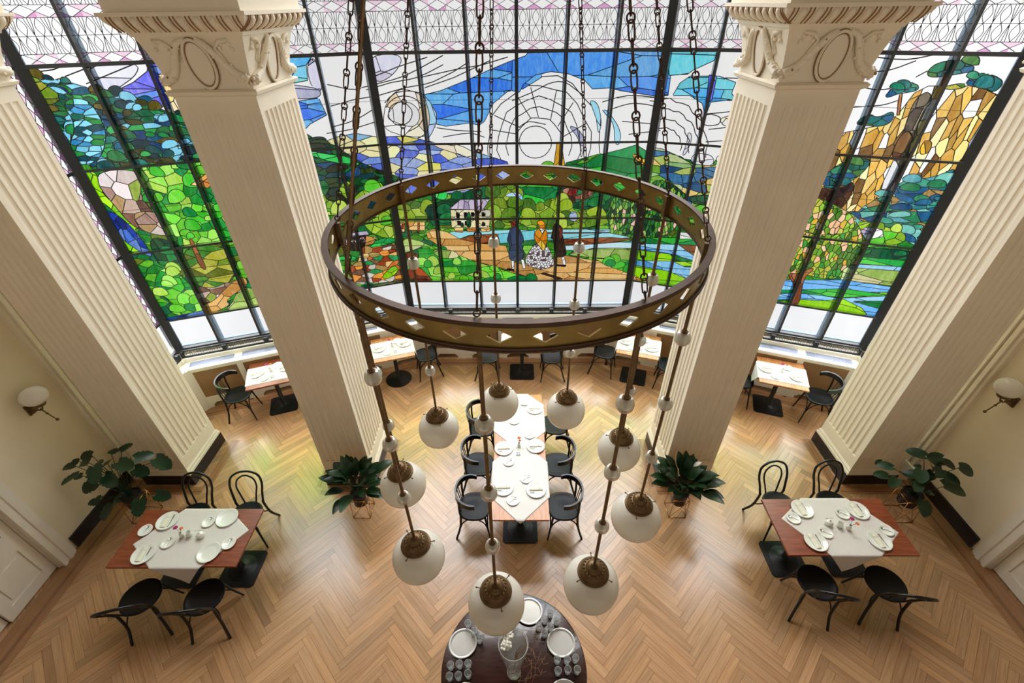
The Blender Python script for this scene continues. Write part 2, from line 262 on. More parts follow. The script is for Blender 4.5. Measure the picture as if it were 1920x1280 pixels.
REG=[('white',0.7,2.2,0,[(-6.2,1.6),(6.2,1.6),(6.2,5.15),(-6.2,5.15)]),('green',0.13,1.8,0,[(-6.2,1.6),(6.2,1.6),(6.2,3.2),(4,3.6),(2.6,3.75),(1.3,3.8),(0.3,3.55),(-1,3.6),(-2.3,3.6),(-3,3.9),(-6.2,4.3)]),('violet',0.33,6,0,[(-4.66,5.18),(-4.12,5.16),(-4.21,4.39),(-4.68,4.64),(-4.86,4.72),(-5.21,4.84),(-4.93,4.94),(-4.73,5.05)]),('greycloud',0.3,2,1,[(-5.32,5.17),(-4.77,5.15),(-4.87,5.0),(-5.26,4.82),(-5.31,4.94)]),('sand',0.14,1,0,[(-4.63,5.01),(-4.52,5.03),(-4.49,4.71),(-4.4,4.45),(-4.65,4.53),(-4.63,4.72)]),('teal',0.105,2.2,1,[(-5.95,5.07),(-5.8,5.05),(-5.64,4.99),(-5.51,4.95),(-5.31,4.86),(-5.17,4.83),(-4.96,4.78),(-4.82,4.69),(-4.72,4.6),(-4.46,4.52),(-4.1,4.38),(-3.63,4.07),(-3.6,3.71),(-4.93,3.94),(-5.99,3.97),(-5.99,4.69)]),('olive',0.11,1.3,1,[(-5.96,5.05),(-5.87,5.05),(-5.82,4.95),(-5.74,4.87),(-5.78,4.77),(-5.94,4.74),(-5.98,4.88)]),('teallight',0.09,2.2,1,[(-5.77,4.79),(-5.49,4.81),(-5.44,4.59),(-5.47,4.36),(-5.69,4.07),(-5.96,4.03),(-5.94,4.27),(-5.73,4.51)]),('lime',0.2,1,1,[(-5.97,3.97),(-5.78,3.95),(-5.85,3.76),(-5.83,3.58),(-5.69,3.34),(-5.67,3.12),(-5.76,3.11),(-5.87,3.54),(-6.0,3.58)]),('rock',0.17,0.9,1,[(-5.78,3.95),(-5.37,3.94),(-5.33,3.8),(-5.45,3.56),(-5.37,3.35),(-5.44,3.06),(-5.7,3.1),(-5.82,3.61),(-5.85,3.76)]),('bright',0.14,1.2,0,[(-5.28,3.96),(-4.68,3.96),(-3.69,3.9),(-3.88,2.83),(-5.4,3.05),(-5.39,3.35),(-5.33,3.8)]),('orangetan',0.3,3,0,[(-4.79,3.66),(-4.46,3.83),(-4.31,3.74),(-4.48,3.65),(-4.59,3.59)]),('lime',0.16,1.2,1,[(-5.95,3.19),(-5.82,3.03),(-5.67,2.81),(-5.97,2.79)]),('deepblue',0.13,0.5,1,[(-5.98,3.45),(-5.83,3.41),(-5.7,3.1),(-5.65,2.69),(-5.73,2.71),(-5.9,2.96),(-5.98,3.22)]),('rock',0.15,1.2,1,[(-5.62,3.38),(-5.31,3.34),(-5.33,3.07),(-5.33,2.96),(-5.59,3.05),(-5.66,3.2)]),('bright',0.14,1.1,0,[(-5.29,3.33),(-3.91,3.15),(-3.97,2.96),(-4.44,2.79),(-5.27,2.8),(-5.34,2.99)]),('darkgreen',0.12,0.7,1,[(-5.59,3.0),(-5.33,2.9),(-5.35,2.67),(-5.38,2.52),(-5.63,2.51),(-5.65,2.69)]),('bright',0.15,1.1,1,[(-5.63,2.51),(-5.44,2.38),(-5.34,2.04),(-5.35,1.6),(-5.71,1.63),(-5.71,1.88),(-5.86,2.11),(-5.8,2.32)]),('olive',0.15,2.5,1,[(-5.2,2.79),(-4.68,2.75),(-4.64,2.33),(-4.78,2.1),(-5.09,2.02),(-5.33,2.14),(-5.36,2.46)]),('brown',0.3,0.3,1,[(-5.11,2.9),(-5.06,2.89),(-5.06,2.62),(-5.05,2.37),(-5.12,2.37),(-5.13,2.6)]),('rock',0.14,1.6,1,[(-5.33,2.14),(-5.09,2.02),(-4.85,2.11),(-4.8,2.04),(-5.18,1.77),(-5.39,1.71)]),('pathc',0.3,1.3,1,[(-5.35,1.6),(-5.38,1.75),(-5.17,1.8),(-4.99,1.94),(-4.78,2.1),(-4.57,2.16),(-4.58,1.99),(-4.79,1.9),(-5.0,1.77),(-4.94,1.69),(-5.28,1.58)]),('palegreen',0.3,2.5,1,[(-4.94,1.69),(-4.79,1.9),(-4.58,1.99),(-4.37,1.67),(-4.12,1.55),(-5.08,1.59)]),('deepblue',0.2,2.5,0,[(-5.99,1.57),(-5.93,1.64),(-5.35,1.67),(-5.33,1.58)]),('cyan',0.32,6,0,[(-3.3,5.16),(-2.76,5.15),(-2.87,5.04),(-2.9,4.86),(-3.41,4.8)]),('blue',0.25,5,0,[(-3.08,4.62),(-2.81,4.64),(-2.76,4.42),(-3.01,4.32),(-3.17,4.2),(-3.35,4.28),(-3.3,4.44)]),('greycloud',0.3,2,1,[(-2.87,5.04),(-2.75,5.14),(-2.73,4.95),(-2.74,4.7),(-2.88,4.77)]),('greycloud',0.3,3,1,[(-3.29,4.84),(-3.03,4.81),(-2.76,4.75),(-2.79,4.64),(-3.08,4.64),(-3.33,4.7)]),('greycloud',0.35,1.8,1,[(-2.01,5.13),(-1.54,5.13),(-1.69,4.91),(-1.97,4.77),(-2.05,4.92)]),('cream',0.28,1,1,[(-1.9,4.54),(-1.7,4.71),(-1.5,4.69),(-1.29,4.58),(-1.18,4.38),(-1.2,4.21),(-1.35,4.06),(-1.71,4.07),(-2.0,4.18),(-1.97,4.35)]),('white',0.6,1,1,[(-1.88,4.42),(-1.71,4.56),(-1.49,4.52),(-1.41,4.35),(-1.53,4.19),(-1.76,4.25),(-1.92,4.32)]),('paleblue',0.3,0.8,1,[(-1.34,4.62),(-1.24,4.54),(-1.17,4.38),(-1.2,4.24),(-1.34,4.03),(-1.39,4.06),(-1.29,4.26),(-1.29,4.43)]),('field',0.17,2.6,0,[(-2.96,4.05),(-2.69,4.12),(-2.42,4.15),(-2.1,4.07),(-1.7,4.08),(-1.36,4.01),(-1.03,3.93),(-0.74,3.87),(-0.15,3.69),(-0.05,3.23),(-1.63,3.2),(-2.12,3.25),(-2.44,3.67),(-2.67,3.86),(-2.87,3.97)]),('forest',0.13,2,0,[(-3.18,4.26),(-3.09,4.2),(-3.02,4.14),(-2.88,4.08),(-2.75,4.01),(-2.6,3.88),(-2.4,3.72),(-2.15,3.58),(-1.86,3.46),(-1.75,3.34),(-2.15,2.85),(-3.51,3.04)]),('greenlight',0.14,2.2,1,[(-3.15,3.98),(-2.86,3.89),(-2.61,3.85),(-2.42,3.7),(-2.55,3.7),(-2.88,3.79),(-3.11,3.9)]),('lime2',0.13,1.2,1,[(-2.66,3.19),(-2.51,3.31),(-2.32,3.35),(-2.14,3.32),(-2.28,3.2),(-2.65,3.09)]),('lime2',0.12,1,1,[(-3.16,3.39),(-3.05,3.33),(-3.03,3.17),(-2.85,3.18),(-2.77,3.1),(-2.87,2.95),(-3.17,2.99)]),('lime2',0.12,0.8,1,[(-2.81,3.4),(-2.7,3.5),(-2.61,3.42),(-2.63,3.28),(-2.73,3.18),(-2.81,3.28)]),('blue',0.42,7,0,[(-1.34,4.63),(-1.09,4.68),(-0.67,4.82),(-0.38,4.93),(-0.03,5.05),(0.11,5.09),(0.23,5.13),(0.34,5.13),(0.35,4.83),(0.09,4.69),(-0.13,4.66),(-0.34,4.51),(-0.48,4.27),(-0.56,4.22),(-0.71,4.25),(-1.06,4.21),(-1.2,4.24),(-1.18,4.38),(-1.26,4.54)]),('blue',0.42,7,0,[(-0.06,5.04),(0.12,5.09),(0.17,5.14),(1.58,5.13),(2.06,5.12),(2.16,4.84),(2.17,4.59),(1.99,4.58),(1.5,4.65),(1.33,4.69),(1.08,4.68),(0.96,4.79),(0.73,4.87),(0.48,4.9),(0.26,4.86),(0.1,4.75),(0.04,4.65),(-0.07,4.67)]),('cyan',0.35,5,0,[(2.06,5.12),(2.7,5.13),(2.69,5.03),(2.44,4.91),(2.38,4.86),(2.14,4.84)]),('cyan',0.3,5,0,[(2.23,4.59),(2.3,4.75),(2.42,4.84),(2.79,4.85),(3.02,4.78),(3.0,4.65),(3.07,4.58),(2.76,4.53),(2.73,4.35),(2.65,4.51),(2.47,4.6)]),('violet',0.4,0.6,0,[(2.66,4.86),(2.76,4.85),(2.77,4.55),(2.7,4.51)]),('paleblue',0.3,0.6,1,[(1.05,4.54),(1.17,4.51),(1.24,4.32),(1.26,4.18),(1.22,4.07),(1.19,4.27),(1.1,4.44)]),('paleblue',0.3,0.6,1,[(1.23,4.42),(1.35,4.39),(1.57,4.11),(1.56,3.9),(1.48,3.96),(1.45,4.21),(1.3,4.36)]),('greycloud',0.25,0.7,1,[(0.76,4.2),(0.89,4.18),(1.02,4.04),(1.03,3.87),(0.99,3.7),(0.96,4.0)]),('greycloud',0.3,0.7,1,[(2.53,4.13),(2.61,4.1),(2.6,3.9),(2.55,3.79),(2.52,3.82),(2.56,3.99)]),('greycloud',0.3,2,1,[(2.67,3.85),(2.96,3.84),(3.0,3.67),(2.66,3.68)]),('cream',0.22,2,1,[(2.99,3.8),(3.09,3.88),(3.29,3.88),(3.32,3.75),(3.06,3.71)]),('cream',0.16,1,1,[(2.93,4.33),(3.01,4.36),(3.11,4.4),(3.17,4.27),(3.08,4.22),(2.96,4.26)]),('cream',0.3,3,1,[(-1.32,3.97),(-0.93,3.97),(-0.64,3.83),(-0.59,3.7),(-0.84,3.79),(-1.18,3.89)]),('gold',0.5,0.5,0,[(0.57,3.59),(0.61,3.97),(0.67,3.97),(0.76,3.59)]),('greenbr',0.28,2.2,0,[(1.16,3.73),(1.31,3.79),(1.58,3.85),(1.82,3.92),(2.02,3.81),(2.16,3.7),(2.02,3.57),(2.09,3.36),(1.9,3.39),(1.37,3.52),(0.93,3.49),(0.46,3.53),(0.46,3.59),(0.92,3.64),(1.11,3.67)]),('gold',0.14,1.6,1,[(1.75,3.77),(1.84,3.79),(1.88,3.73),(2.13,3.68),(2.26,3.63),(2.42,3.54),(2.41,3.45),(2.19,3.52),(1.99,3.6)]),('field2',0.15,2.4,0,[(1.97,3.89),(2.22,3.87),(2.43,3.8),(2.69,3.69),(2.98,3.68),(3.17,3.78),(3.42,2.83),(3.13,2.79),(2.56,3.17),(2.09,3.34),(2.08,3.6),(2.12,3.76)]),('lime2',0.16,1.6,1,[(2.84,3.05),(2.96,3.1),(3.11,3.06),(3.18,2.93),(3.25,2.79),(3.09,2.82),(2.93,2.96)]),('darkgreen',0.14,1.6,1,[(2.72,3.18),(2.99,3.26),(3.14,3.23),(3.16,3.1),(2.96,3.1),(2.85,3.08)]),('greenbr',0.26,2.6,0,[(-0.17,3.33),(0.64,3.4),(1.54,3.35),(2.19,3.18),(2.26,2.77),(-0.09,2.77),(-0.2,3.04)]),('darkgreen',0.18,1.8,0,[(0.7,3.31),(1.55,3.26),(1.59,2.95),(1.38,2.79),(1.07,2.91),(0.73,2.99)]),('redbr',0.09,0.9,1,[(0.7,3.2),(0.79,3.29),(1.08,3.27),(1.26,3.21),(1.2,3.12),(0.95,3.01),(0.71,3.05)]),('oliveg',0.15,1.1,1,[(0.03,2.85),(0.16,2.9),(0.29,3.0),(0.42,2.94),(0.45,3.09),(0.65,3.12),(0.84,3.03),(0.96,2.88),(1.22,2.93),(1.36,2.99),(1.51,2.83),(1.57,2.6),(0.03,2.57)]),('paleblue',0.3,0.8,1,[(0.86,2.84),(0.94,2.9),(1.02,2.82),(1.01,2.71),(0.88,2.72)]),('chest',0.068,0.55,1,[(1.52,3.02),(1.6,3.15),(1.86,3.1),(2.21,3.0),(2.51,2.88),(2.68,2.75),(2.65,2.63),(2.46,2.48),(2.29,2.38),(2.14,2.4),(1.93,2.51),(1.77,2.39),(1.6,2.35),(1.51,2.83)]),('chest',0.068,0.55,1,[(2.12,3.32),(2.24,3.42),(2.45,3.38),(2.6,3.29),(2.73,3.18),(2.61,3.08),(2.28,3.19)]),('cyanp',0.4,8,0,[(0.03,2.57),(1.58,2.57),(1.58,2.51),(0.03,2.52)]),('brown',0.5,6,0,[(0.03,2.52),(1.58,2.51),(1.58,2.49),(0.03,2.49)]),('cyanp',0.4,8,0,[(0.1,2.49),(1.58,2.5),(2.0,2.41),(1.27,2.38),(0.1,2.38)]),('brown',0.35,3,0,[(0.78,2.39),(1.59,2.42),(2.02,2.38),(1.59,2.32),(1.28,2.27),(0.81,2.29)]),('cyanp',0.4,4,0,[(0.83,2.27),(1.39,2.3),(2.05,2.35),(2.15,2.21),(1.68,2.22),(1.32,2.22),(1.09,2.16),(0.85,2.19)]),('greenbr',0.3,4,0,[(2.04,2.41),(3.11,2.55),(3.17,2.42),(2.75,2.38),(2.06,2.3)]),('white',0.3,4,0,[(2.73,2.6),(2.99,2.62),(3.08,2.53),(2.75,2.48)]),('brown',0.3,3,0,[(2.75,2.38),(3.17,2.42),(3.3,2.19),(3.08,2.19)]),('water',0.33,7,0,[(2.11,2.31),(2.75,2.38),(3.08,2.19),(3.36,2.16),(3.37,2.1),(3.1,2.12),(2.46,2.17),(2.09,2.19)]),('lime',0.35,3,0,[(2.07,2.2),(2.64,2.2),(2.75,2.11),(2.63,2.03),(2.08,1.98)]),('greenbr',0.3,4,0,[(2.64,2.2),(3.1,2.12),(3.37,2.1),(3.4,1.96),(2.85,2.08),(2.73,2.11)]),('water',0.33,7,0,[(2.06,1.98),(2.74,2.07),(2.94,1.99),(3.23,2.02),(3.4,1.74),(2.98,1.78),(2.66,1.87),(2.08,1.88)]),('lime',0.3,4,0,[(2.74,2.06),(3.17,2.13),(3.15,2.05),(2.9,2.0)]),('lime',0.4,3,0,[(2.08,1.89),(2.66,1.87),(3.02,1.77),(3.47,1.75),(3.5,1.65),(2.95,1.59),(2.08,1.6)]),('pathc',0.33,5,0,[(-0.14,1.86),(0.86,2.08),(1.51,1.96),(1.93,1.8),(2.25,1.63),(2.25,1.6),(0.29,1.58),(-0.14,1.75)]),('darkbrown',0.5,6,0,[(0.47,1.75),(0.76,1.65),(0.85,1.61),(0.72,1.62),(0.43,1.72)]),('greenbr',0.2,2,0,[(-0.2,1.78),(0.29,1.63),(0.29,1.58),(-0.2,1.59)]),('palegreen',0.25,2.6,1,[(0.88,2.12),(1.32,2.22),(1.99,2.22),(2.06,2.11),(2.03,1.96),(1.7,2.0),(1.3,2.05),(0.94,2.08)]),('bright',0.2,2.6,0,[(1.3,2.03),(1.7,2.0),(2.02,1.98),(2.02,1.73),(1.72,1.83),(1.42,1.99)]),('oliveg',0.15,1.2,1,[(-2.23,2.96),(-2.0,3.07),(-1.76,3.11),(-1.54,3.05),(-1.46,2.84),(-1.51,2.7),(-2.01,2.71),(-2.18,2.8)]),('darkgreen',0.3,2.5,0,[(-1.47,3.01),(-1.02,3.14),(-0.73,3.27),(-0.46,3.33),(-0.43,3.12),(-0.93,3.1),(-1.13,2.93),(-1.13,2.66),(-1.44,2.66),(-1.54,2.92)]),('greenlight',0.16,1.5,1,[(-1.37,3.25),(-1.19,3.27),(-1.11,3.16),(-1.24,3.07),(-1.38,3.14)]),('oliveg',0.15,1.1,1,[(-0.61,2.87),(-0.43,3.13),(-0.35,3.33),(-0.2,3.37),(-0.02,3.33),(0.09,3.15),(0.11,2.96),(-0.02,2.81),(-0.03,2.59),(-0.45,2.59),(-0.46,2.85)]),('paleblue',0.2,1,1,[(-0.2,3.17),(-0.06,3.23),(0.09,3.17),(0.1,3.05),(-0.0,3.15),(-0.17,3.13)]),('lime2',0.14,1,1,[(-2.6,2.82),(-2.4,2.81),(-2.22,3.0),(-2.1,2.83),(-2.07,2.54),(-2.14,2.39),(-2.31,2.48),(-2.51,2.61)]),('green',0.15,2.4,1,[(-1.96,2.52),(-1.55,2.52),(-1.4,2.33),(-0.95,2.07),(-0.81,1.98),(-1.3,2.14),(-1.58,2.33),(-1.86,2.42)]),('orangetan',0.4,4,0,[(-1.87,2.73),(-1.56,2.72),(-1.58,2.57),(-1.89,2.58)]),('woodpile',0.045,1,0,[(-2.0,2.72),(-1.9,2.72),(-1.93,2.54),(-2.03,2.54)]),('woodpile',0.045,1,0,[(-1.68,2.73),(-1.65,2.73),(-1.68,2.54),(-1.71,2.54)]),('cyanp',0.5,4,0,[(-1.24,2.52),(-1.07,2.55),(-0.14,2.57),(0.28,2.56),(0.4,2.4),(-0.2,2.33),(-0.3,2.32),(-0.34,2.49),(-0.82,2.48),(-1.0,2.41)]),('brown',0.3,3,0,[(-1.0,2.41),(-0.72,2.48),(-0.34,2.5),(-0.3,2.32),(-0.69,2.33),(-0.96,2.39)]),('pathc',0.33,5,0,[(-1.56,2.52),(-1.45,2.6),(-1.2,2.54),(-1.0,2.41),(-0.69,2.33),(-0.2,2.28),(-0.11,1.98),(0.27,1.86),(0.38,1.58),(0.09,1.7),(-0.21,1.82),(-0.81,2.0),(-1.29,2.22),(-1.55,2.42)]),('orangetan',0.3,4,0,[(-1.07,2.64),(-0.92,2.64),(-0.92,2.53),(-1.07,2.54)]),('orangetan',0.3,4,0,[(-0.86,2.64),(-0.68,2.63),(-0.68,2.54),(-0.86,2.54)]),('orangetan',0.3,4,0,[(-0.62,2.62),(-0.46,2.62),(-0.47,2.54),(-0.62,2.54)]),('housew',0.16,1.6,0,[(-1.11,2.93),(-0.57,2.93),(-0.43,2.92),(-0.48,2.61),(-1.12,2.62)]),('lilac',0.16,0.5,0,[(-1.13,2.94),(-0.93,3.1),(-0.45,3.1),(-0.57,2.92)]),('black',0.5,1,0,[(-1.02,2.88),(-0.96,2.88),(-0.97,2.8),(-1.02,2.8)]),('black',0.5,1,0,[(-0.89,2.88),(-0.83,2.88),(-0.84,2.8),(-0.89,2.8)]),('black',0.5,1,0,[(-0.77,2.88),(-0.71,2.88),(-0.72,2.81),(-0.77,2.81)]),('black',0.5,1,0,[(-0.59,2.88),(-0.53,2.88),(-0.54,2.81),(-0.59,2.81)]),('black',0.5,1,0,[(-1.01,2.74),(-0.95,2.73),(-0.96,2.66),(-1.01,2.66)]),('black',0.5,1,0,[(-0.88,2.73),(-0.83,2.73),(-0.83,2.66),(-0.89,2.66)]),('black',0.5,1,0,[(-0.59,2.71),(-0.54,2.71),(-0.55,2.64),(-0.6,2.64)]),('darkgreen',0.1,0.8,1,[(-0.83,2.89),(-0.78,2.89),(-0.78,2.61),(-0.87,2.62),(-0.85,2.77)]),('darkgreen',0.1,0.8,1,[(-0.96,2.7),(-0.91,2.71),(-0.91,2.62),(-0.96,2.62)]),('palegreen',0.4,1.8,1,[(-2.0,2.42),(-1.8,2.42),(-1.58,2.33),(-1.75,2.23),(-2.06,2.13)]),('rust',0.25,2,1,[(-1.99,2.17),(-1.78,2.16),(-1.75,2.05),(-1.98,2.01)]),('rust',0.25,2,1,[(-1.98,1.88),(-1.74,1.86),(-1.57,1.74),(-1.56,1.61),(-2.01,1.61)]),('bright',0.17,2.4,0,[(-1.75,2.23),(-1.29,2.22),(-0.81,2.0),(-0.19,1.78),(0.3,1.6),(-1.56,1.61),(-1.74,1.85),(-1.95,1.92),(-1.75,2.05)]),('palegreen',0.2,1.4,1,[(-1.49,2.23),(-1.1,2.2),(-1.01,2.05),(-1.31,2.03),(-1.48,2.12)]),('autumn',0.1,1.9,0,[(-2.68,2.39),(-2.29,2.48),(-2.09,2.3),(-2.12,1.77),(-2.1,1.62),(-2.78,1.65),(-2.99,1.75),(-2.99,2.02),(-2.8,2.12)]),('greenlight',0.14,1.8,1,[(-2.55,2.41),(-2.31,2.48),(-2.11,2.45),(-2.1,2.36),(-2.34,2.34),(-2.56,2.33)]),('lime',0.25,1.2,1,[(-2.48,1.75),(-2.23,1.95),(-2.14,1.87),(-2.2,1.77),(-2.37,1.68)]),('greenlight',0.14,2,1,[(-3.21,2.27),(-2.81,2.23),(-2.81,2.16),(-2.98,2.15),(-3.19,2.21)]),('lilac',0.2,3,0,[(-2.98,2.64),(-2.55,2.64),(-2.52,2.57),(-2.69,2.56),(-2.96,2.58)]),('darkbrown',0.06,0.4,0,[(-2.94,2.58),(-2.57,2.57),(-2.6,2.42),(-2.74,2.3),(-2.99,2.36)]),('pinkrail',0.028,0.4,0,[(-2.92,2.54),(-2.6,2.54),(-2.61,2.45),(-2.93,2.44)]),('pathc',0.2,2.5,0,[(-2.58,2.56),(-2.42,2.5),(-2.48,2.4),(-2.63,2.38)]),('navy',0.2,0.5,1,[(-0.1,2.61),(-0.01,2.64),(0.07,2.53),(0.12,2.38),(0.07,2.32),(0.13,2.02),(-0.03,1.97),(-0.17,2.02),(-0.12,2.32),(-0.19,2.36),(-0.14,2.53)]),('dkred',0.3,1,0,[(-0.12,2.72),(-0.03,2.74),(-0.02,2.63),(-0.09,2.6)]),('whitef',0.4,0.5,0,[(-0.11,1.99),(-0.06,1.99),(-0.06,1.81),(-0.1,1.81)]),('whitef',0.4,0.5,0,[(0.06,2.01),(0.11,2.01),(0.15,1.84),(0.1,1.83)]),('black',0.4,2,0,[(-0.19,1.84),(-0.06,1.82),(-0.06,1.78),(-0.18,1.8)]),('hexw',0.045,1,1,[(0.32,2.32),(0.49,2.32),(0.6,2.14),(0.67,1.9),(0.57,1.83),(0.37,1.81),(0.12,1.92),(0.18,2.15)]),('amber',0.13,0.9,1,[(0.36,2.6),(0.48,2.6),(0.53,2.44),(0.5,2.29),(0.46,2.16),(0.4,2.25),(0.3,2.36),(0.28,2.5)]),('whitef',0.3,1,0,[(0.37,2.58),(0.41,2.6),(0.46,2.56),(0.43,2.49)]),('amber',0.16,1,1,[(0.33,2.71),(0.39,2.74),(0.45,2.72),(0.49,2.63),(0.45,2.59),(0.37,2.6)]),('darkbrown',0.15,0.6,1,[(0.62,2.68),(0.7,2.67),(0.77,2.6),(0.78,2.44),(0.83,2.27),(0.88,2.08),(0.7,2.04),(0.64,2.19),(0.63,2.4),(0.57,2.4),(0.61,2.56)]),('dkred',0.2,0.6,0,[(0.7,2.61),(0.77,2.6),(0.77,2.4),(0.72,2.42)]),('whitef',0.4,0.5,0,[(0.78,2.05),(0.83,2.06),(0.87,1.9),(0.82,1.89)]),('black',0.4,2,0,[(0.68,1.91),(0.87,1.9),(0.87,1.86),(0.68,1.88)]),('cliff',0.12,0.38,0,[(4.38,3.86),(4.5,4.24),(4.67,4.29),(4.87,4.35),(5.01,4.48),(5.08,4.73),(5.19,4.81),(5.42,4.82),(5.52,4.82),(5.66,4.83),(5.91,4.74),(5.91,4.53),(5.89,4.2),(5.98,3.86),(5.54,3.7),(5.34,3.7),(5.1,3.23),(4.71,3.18),(4.46,3.5)]),('greyrock',0.16,0.5,1,[(5.11,4.65),(5.2,4.77),(5.31,4.66),(5.25,4.5),(5.29,4.25),(5.32,3.94),(5.32,3.65),(5.27,3.45),(5.18,3.47),(5.2,3.93),(5.14,4.36)]),('brownd',0.14,0.6,1,[(5.13,3.99),(5.14,4.3),(5.27,4.29),(5.31,4.05),(5.24,3.93)]),('gold',0.25,0.6,1,[(5.41,4.1),(5.42,4.21),(5.51,4.2),(5.54,4.07),(5.46,4.02)]),('tealt',0.13,1.6,1,[(5.1,4.96),(5.18,5.07),(5.46,5.09),(5.58,4.99),(5.48,4.95),(5.17,4.89)]),('tealt',0.13,1.4,1,[(5.54,4.86),(5.59,4.97),(5.79,4.94),(5.91,4.87),(5.87,4.76),(5.76,4.81),(5.59,4.82)]),('olive',0.13,2,1,[(5.32,4.8),(5.51,4.86),(5.59,4.82),(5.44,4.77)]),('tealt',0.12,1.3,1,[(4.78,4.7),(4.89,4.86),(5.0,4.85),(5.1,4.81),(5.1,4.75),(4.91,4.72),(4.82,4.66)]),('trunk',0.3,0.3,0,[(5.0,4.48),(4.93,4.72),(4.96,4.72),(5.03,4.48)]),('trunk',0.3,0.3,0,[(5.31,4.82),(5.29,4.95),(5.32,4.95),(5.34,4.82)]),('tealt',0.12,1.8,1,[(4.58,4.36),(4.69,4.49),(4.81,4.43),(4.95,4.54),(4.99,4.4),(4.88,4.33),(4.67,4.34)]),('tealt',0.13,2.2,1,[(4.47,3.72),(4.67,3.91),(4.92,3.95),(4.95,3.84),(4.84,3.63),(4.52,3.45)]),('brownd',0.14,0.8,1,[(4.45,3.52),(4.73,3.5),(4.85,3.66),(4.9,3.41),(4.81,3.17),(4.5,3.24)]),('tealb',0.13,2.2,1,[(5.02,3.22),(5.23,3.45),(5.31,3.51),(5.43,3.74),(5.69,3.74),(5.9,3.92),(5.91,3.76),(6.02,3.05),(5.06,2.92)]),('tealb',0.13,2.2,0,[(4.95,3.21),(5.92,3.32),(5.96,2.8),(5.77,2.88),(5.53,3.04),(5.13,3.1)]),('lime2',0.14,1.5,1,[(5.07,3.06),(5.22,3.1),(5.38,3.07),(5.56,3.02),(5.75,2.98),(5.79,2.83),(5.43,2.73),(5.33,2.7)]),('whitef',0.2,1,0,[(5.21,2.94),(5.31,3.02),(5.45,3.0),(5.5,2.9),(5.3,2.82)]),('lilac',0.3,2,0,[(5.18,2.92),(5.23,3.0),(5.36,3.02),(5.31,2.91)]),('darkgreen',0.16,1.3,1,[(5.33,2.7),(5.93,2.76),(5.93,2.56),(5.38,2.51)]),('greenbr',0.3,3.5,0,[(5.27,2.55),(5.92,2.58),(5.93,2.48),(5.31,2.44)]),('water',0.3,4,0,[(5.29,2.43),(5.92,2.48),(5.92,2.41),(5.3,2.36)]),('palegreen',0.28,3,0,[(5.2,2.36),(5.92,2.41),(5.94,2.16),(5.23,2.14)]),('water',0.3,7,0,[(4.31,1.98),(5.28,2.15),(5.93,2.14),(5.94,2.05),(4.88,1.85),(4.37,1.79)]),('greenbr',0.3,4,0,[(4.31,1.78),(5.33,2.0),(5.93,2.0),(5.39,1.85),(4.74,1.79),(4.34,1.7)]),('water',0.3,7,0,[(4.33,1.71),(4.73,1.81),(5.14,1.83),(5.32,1.82),(5.92,1.98),(6.02,1.62),(5.84,1.58),(5.52,1.77),(4.77,1.69),(4.36,1.61)]),('lime',0.35,3,0,[(4.28,1.53),(4.77,1.7),(5.08,1.73),(5.4,1.82),(5.69,1.71),(5.88,1.54),(4.19,1.44)]),('greenbr',0.3,3,0,[(5.53,1.81),(5.93,1.89),(5.96,1.74),(5.74,1.77)]),('chest2',0.075,0.6,1,[(4.27,2.93),(4.41,3.17),(4.79,3.21),(5.11,3.09),(5.36,2.68),(5.39,2.42),(5.2,2.36),(5.18,2.13),(4.94,2.12),(4.62,2.17),(4.46,2.01),(4.27,2.27),(4.25,2.67)]),('chest2',0.075,0.6,1,[(4.28,3.21),(4.47,3.39),(4.75,3.27),(5.03,3.17),(5.14,2.88),(4.42,2.78)]),('trunk',0.2,0.4,1,[(4.65,2.14),(4.78,2.29),(4.83,2.25),(4.74,2.11),(4.77,1.9),(4.83,1.6),(4.7,1.57),(4.66,1.94),(4.51,2.08),(4.52,2.15)])]
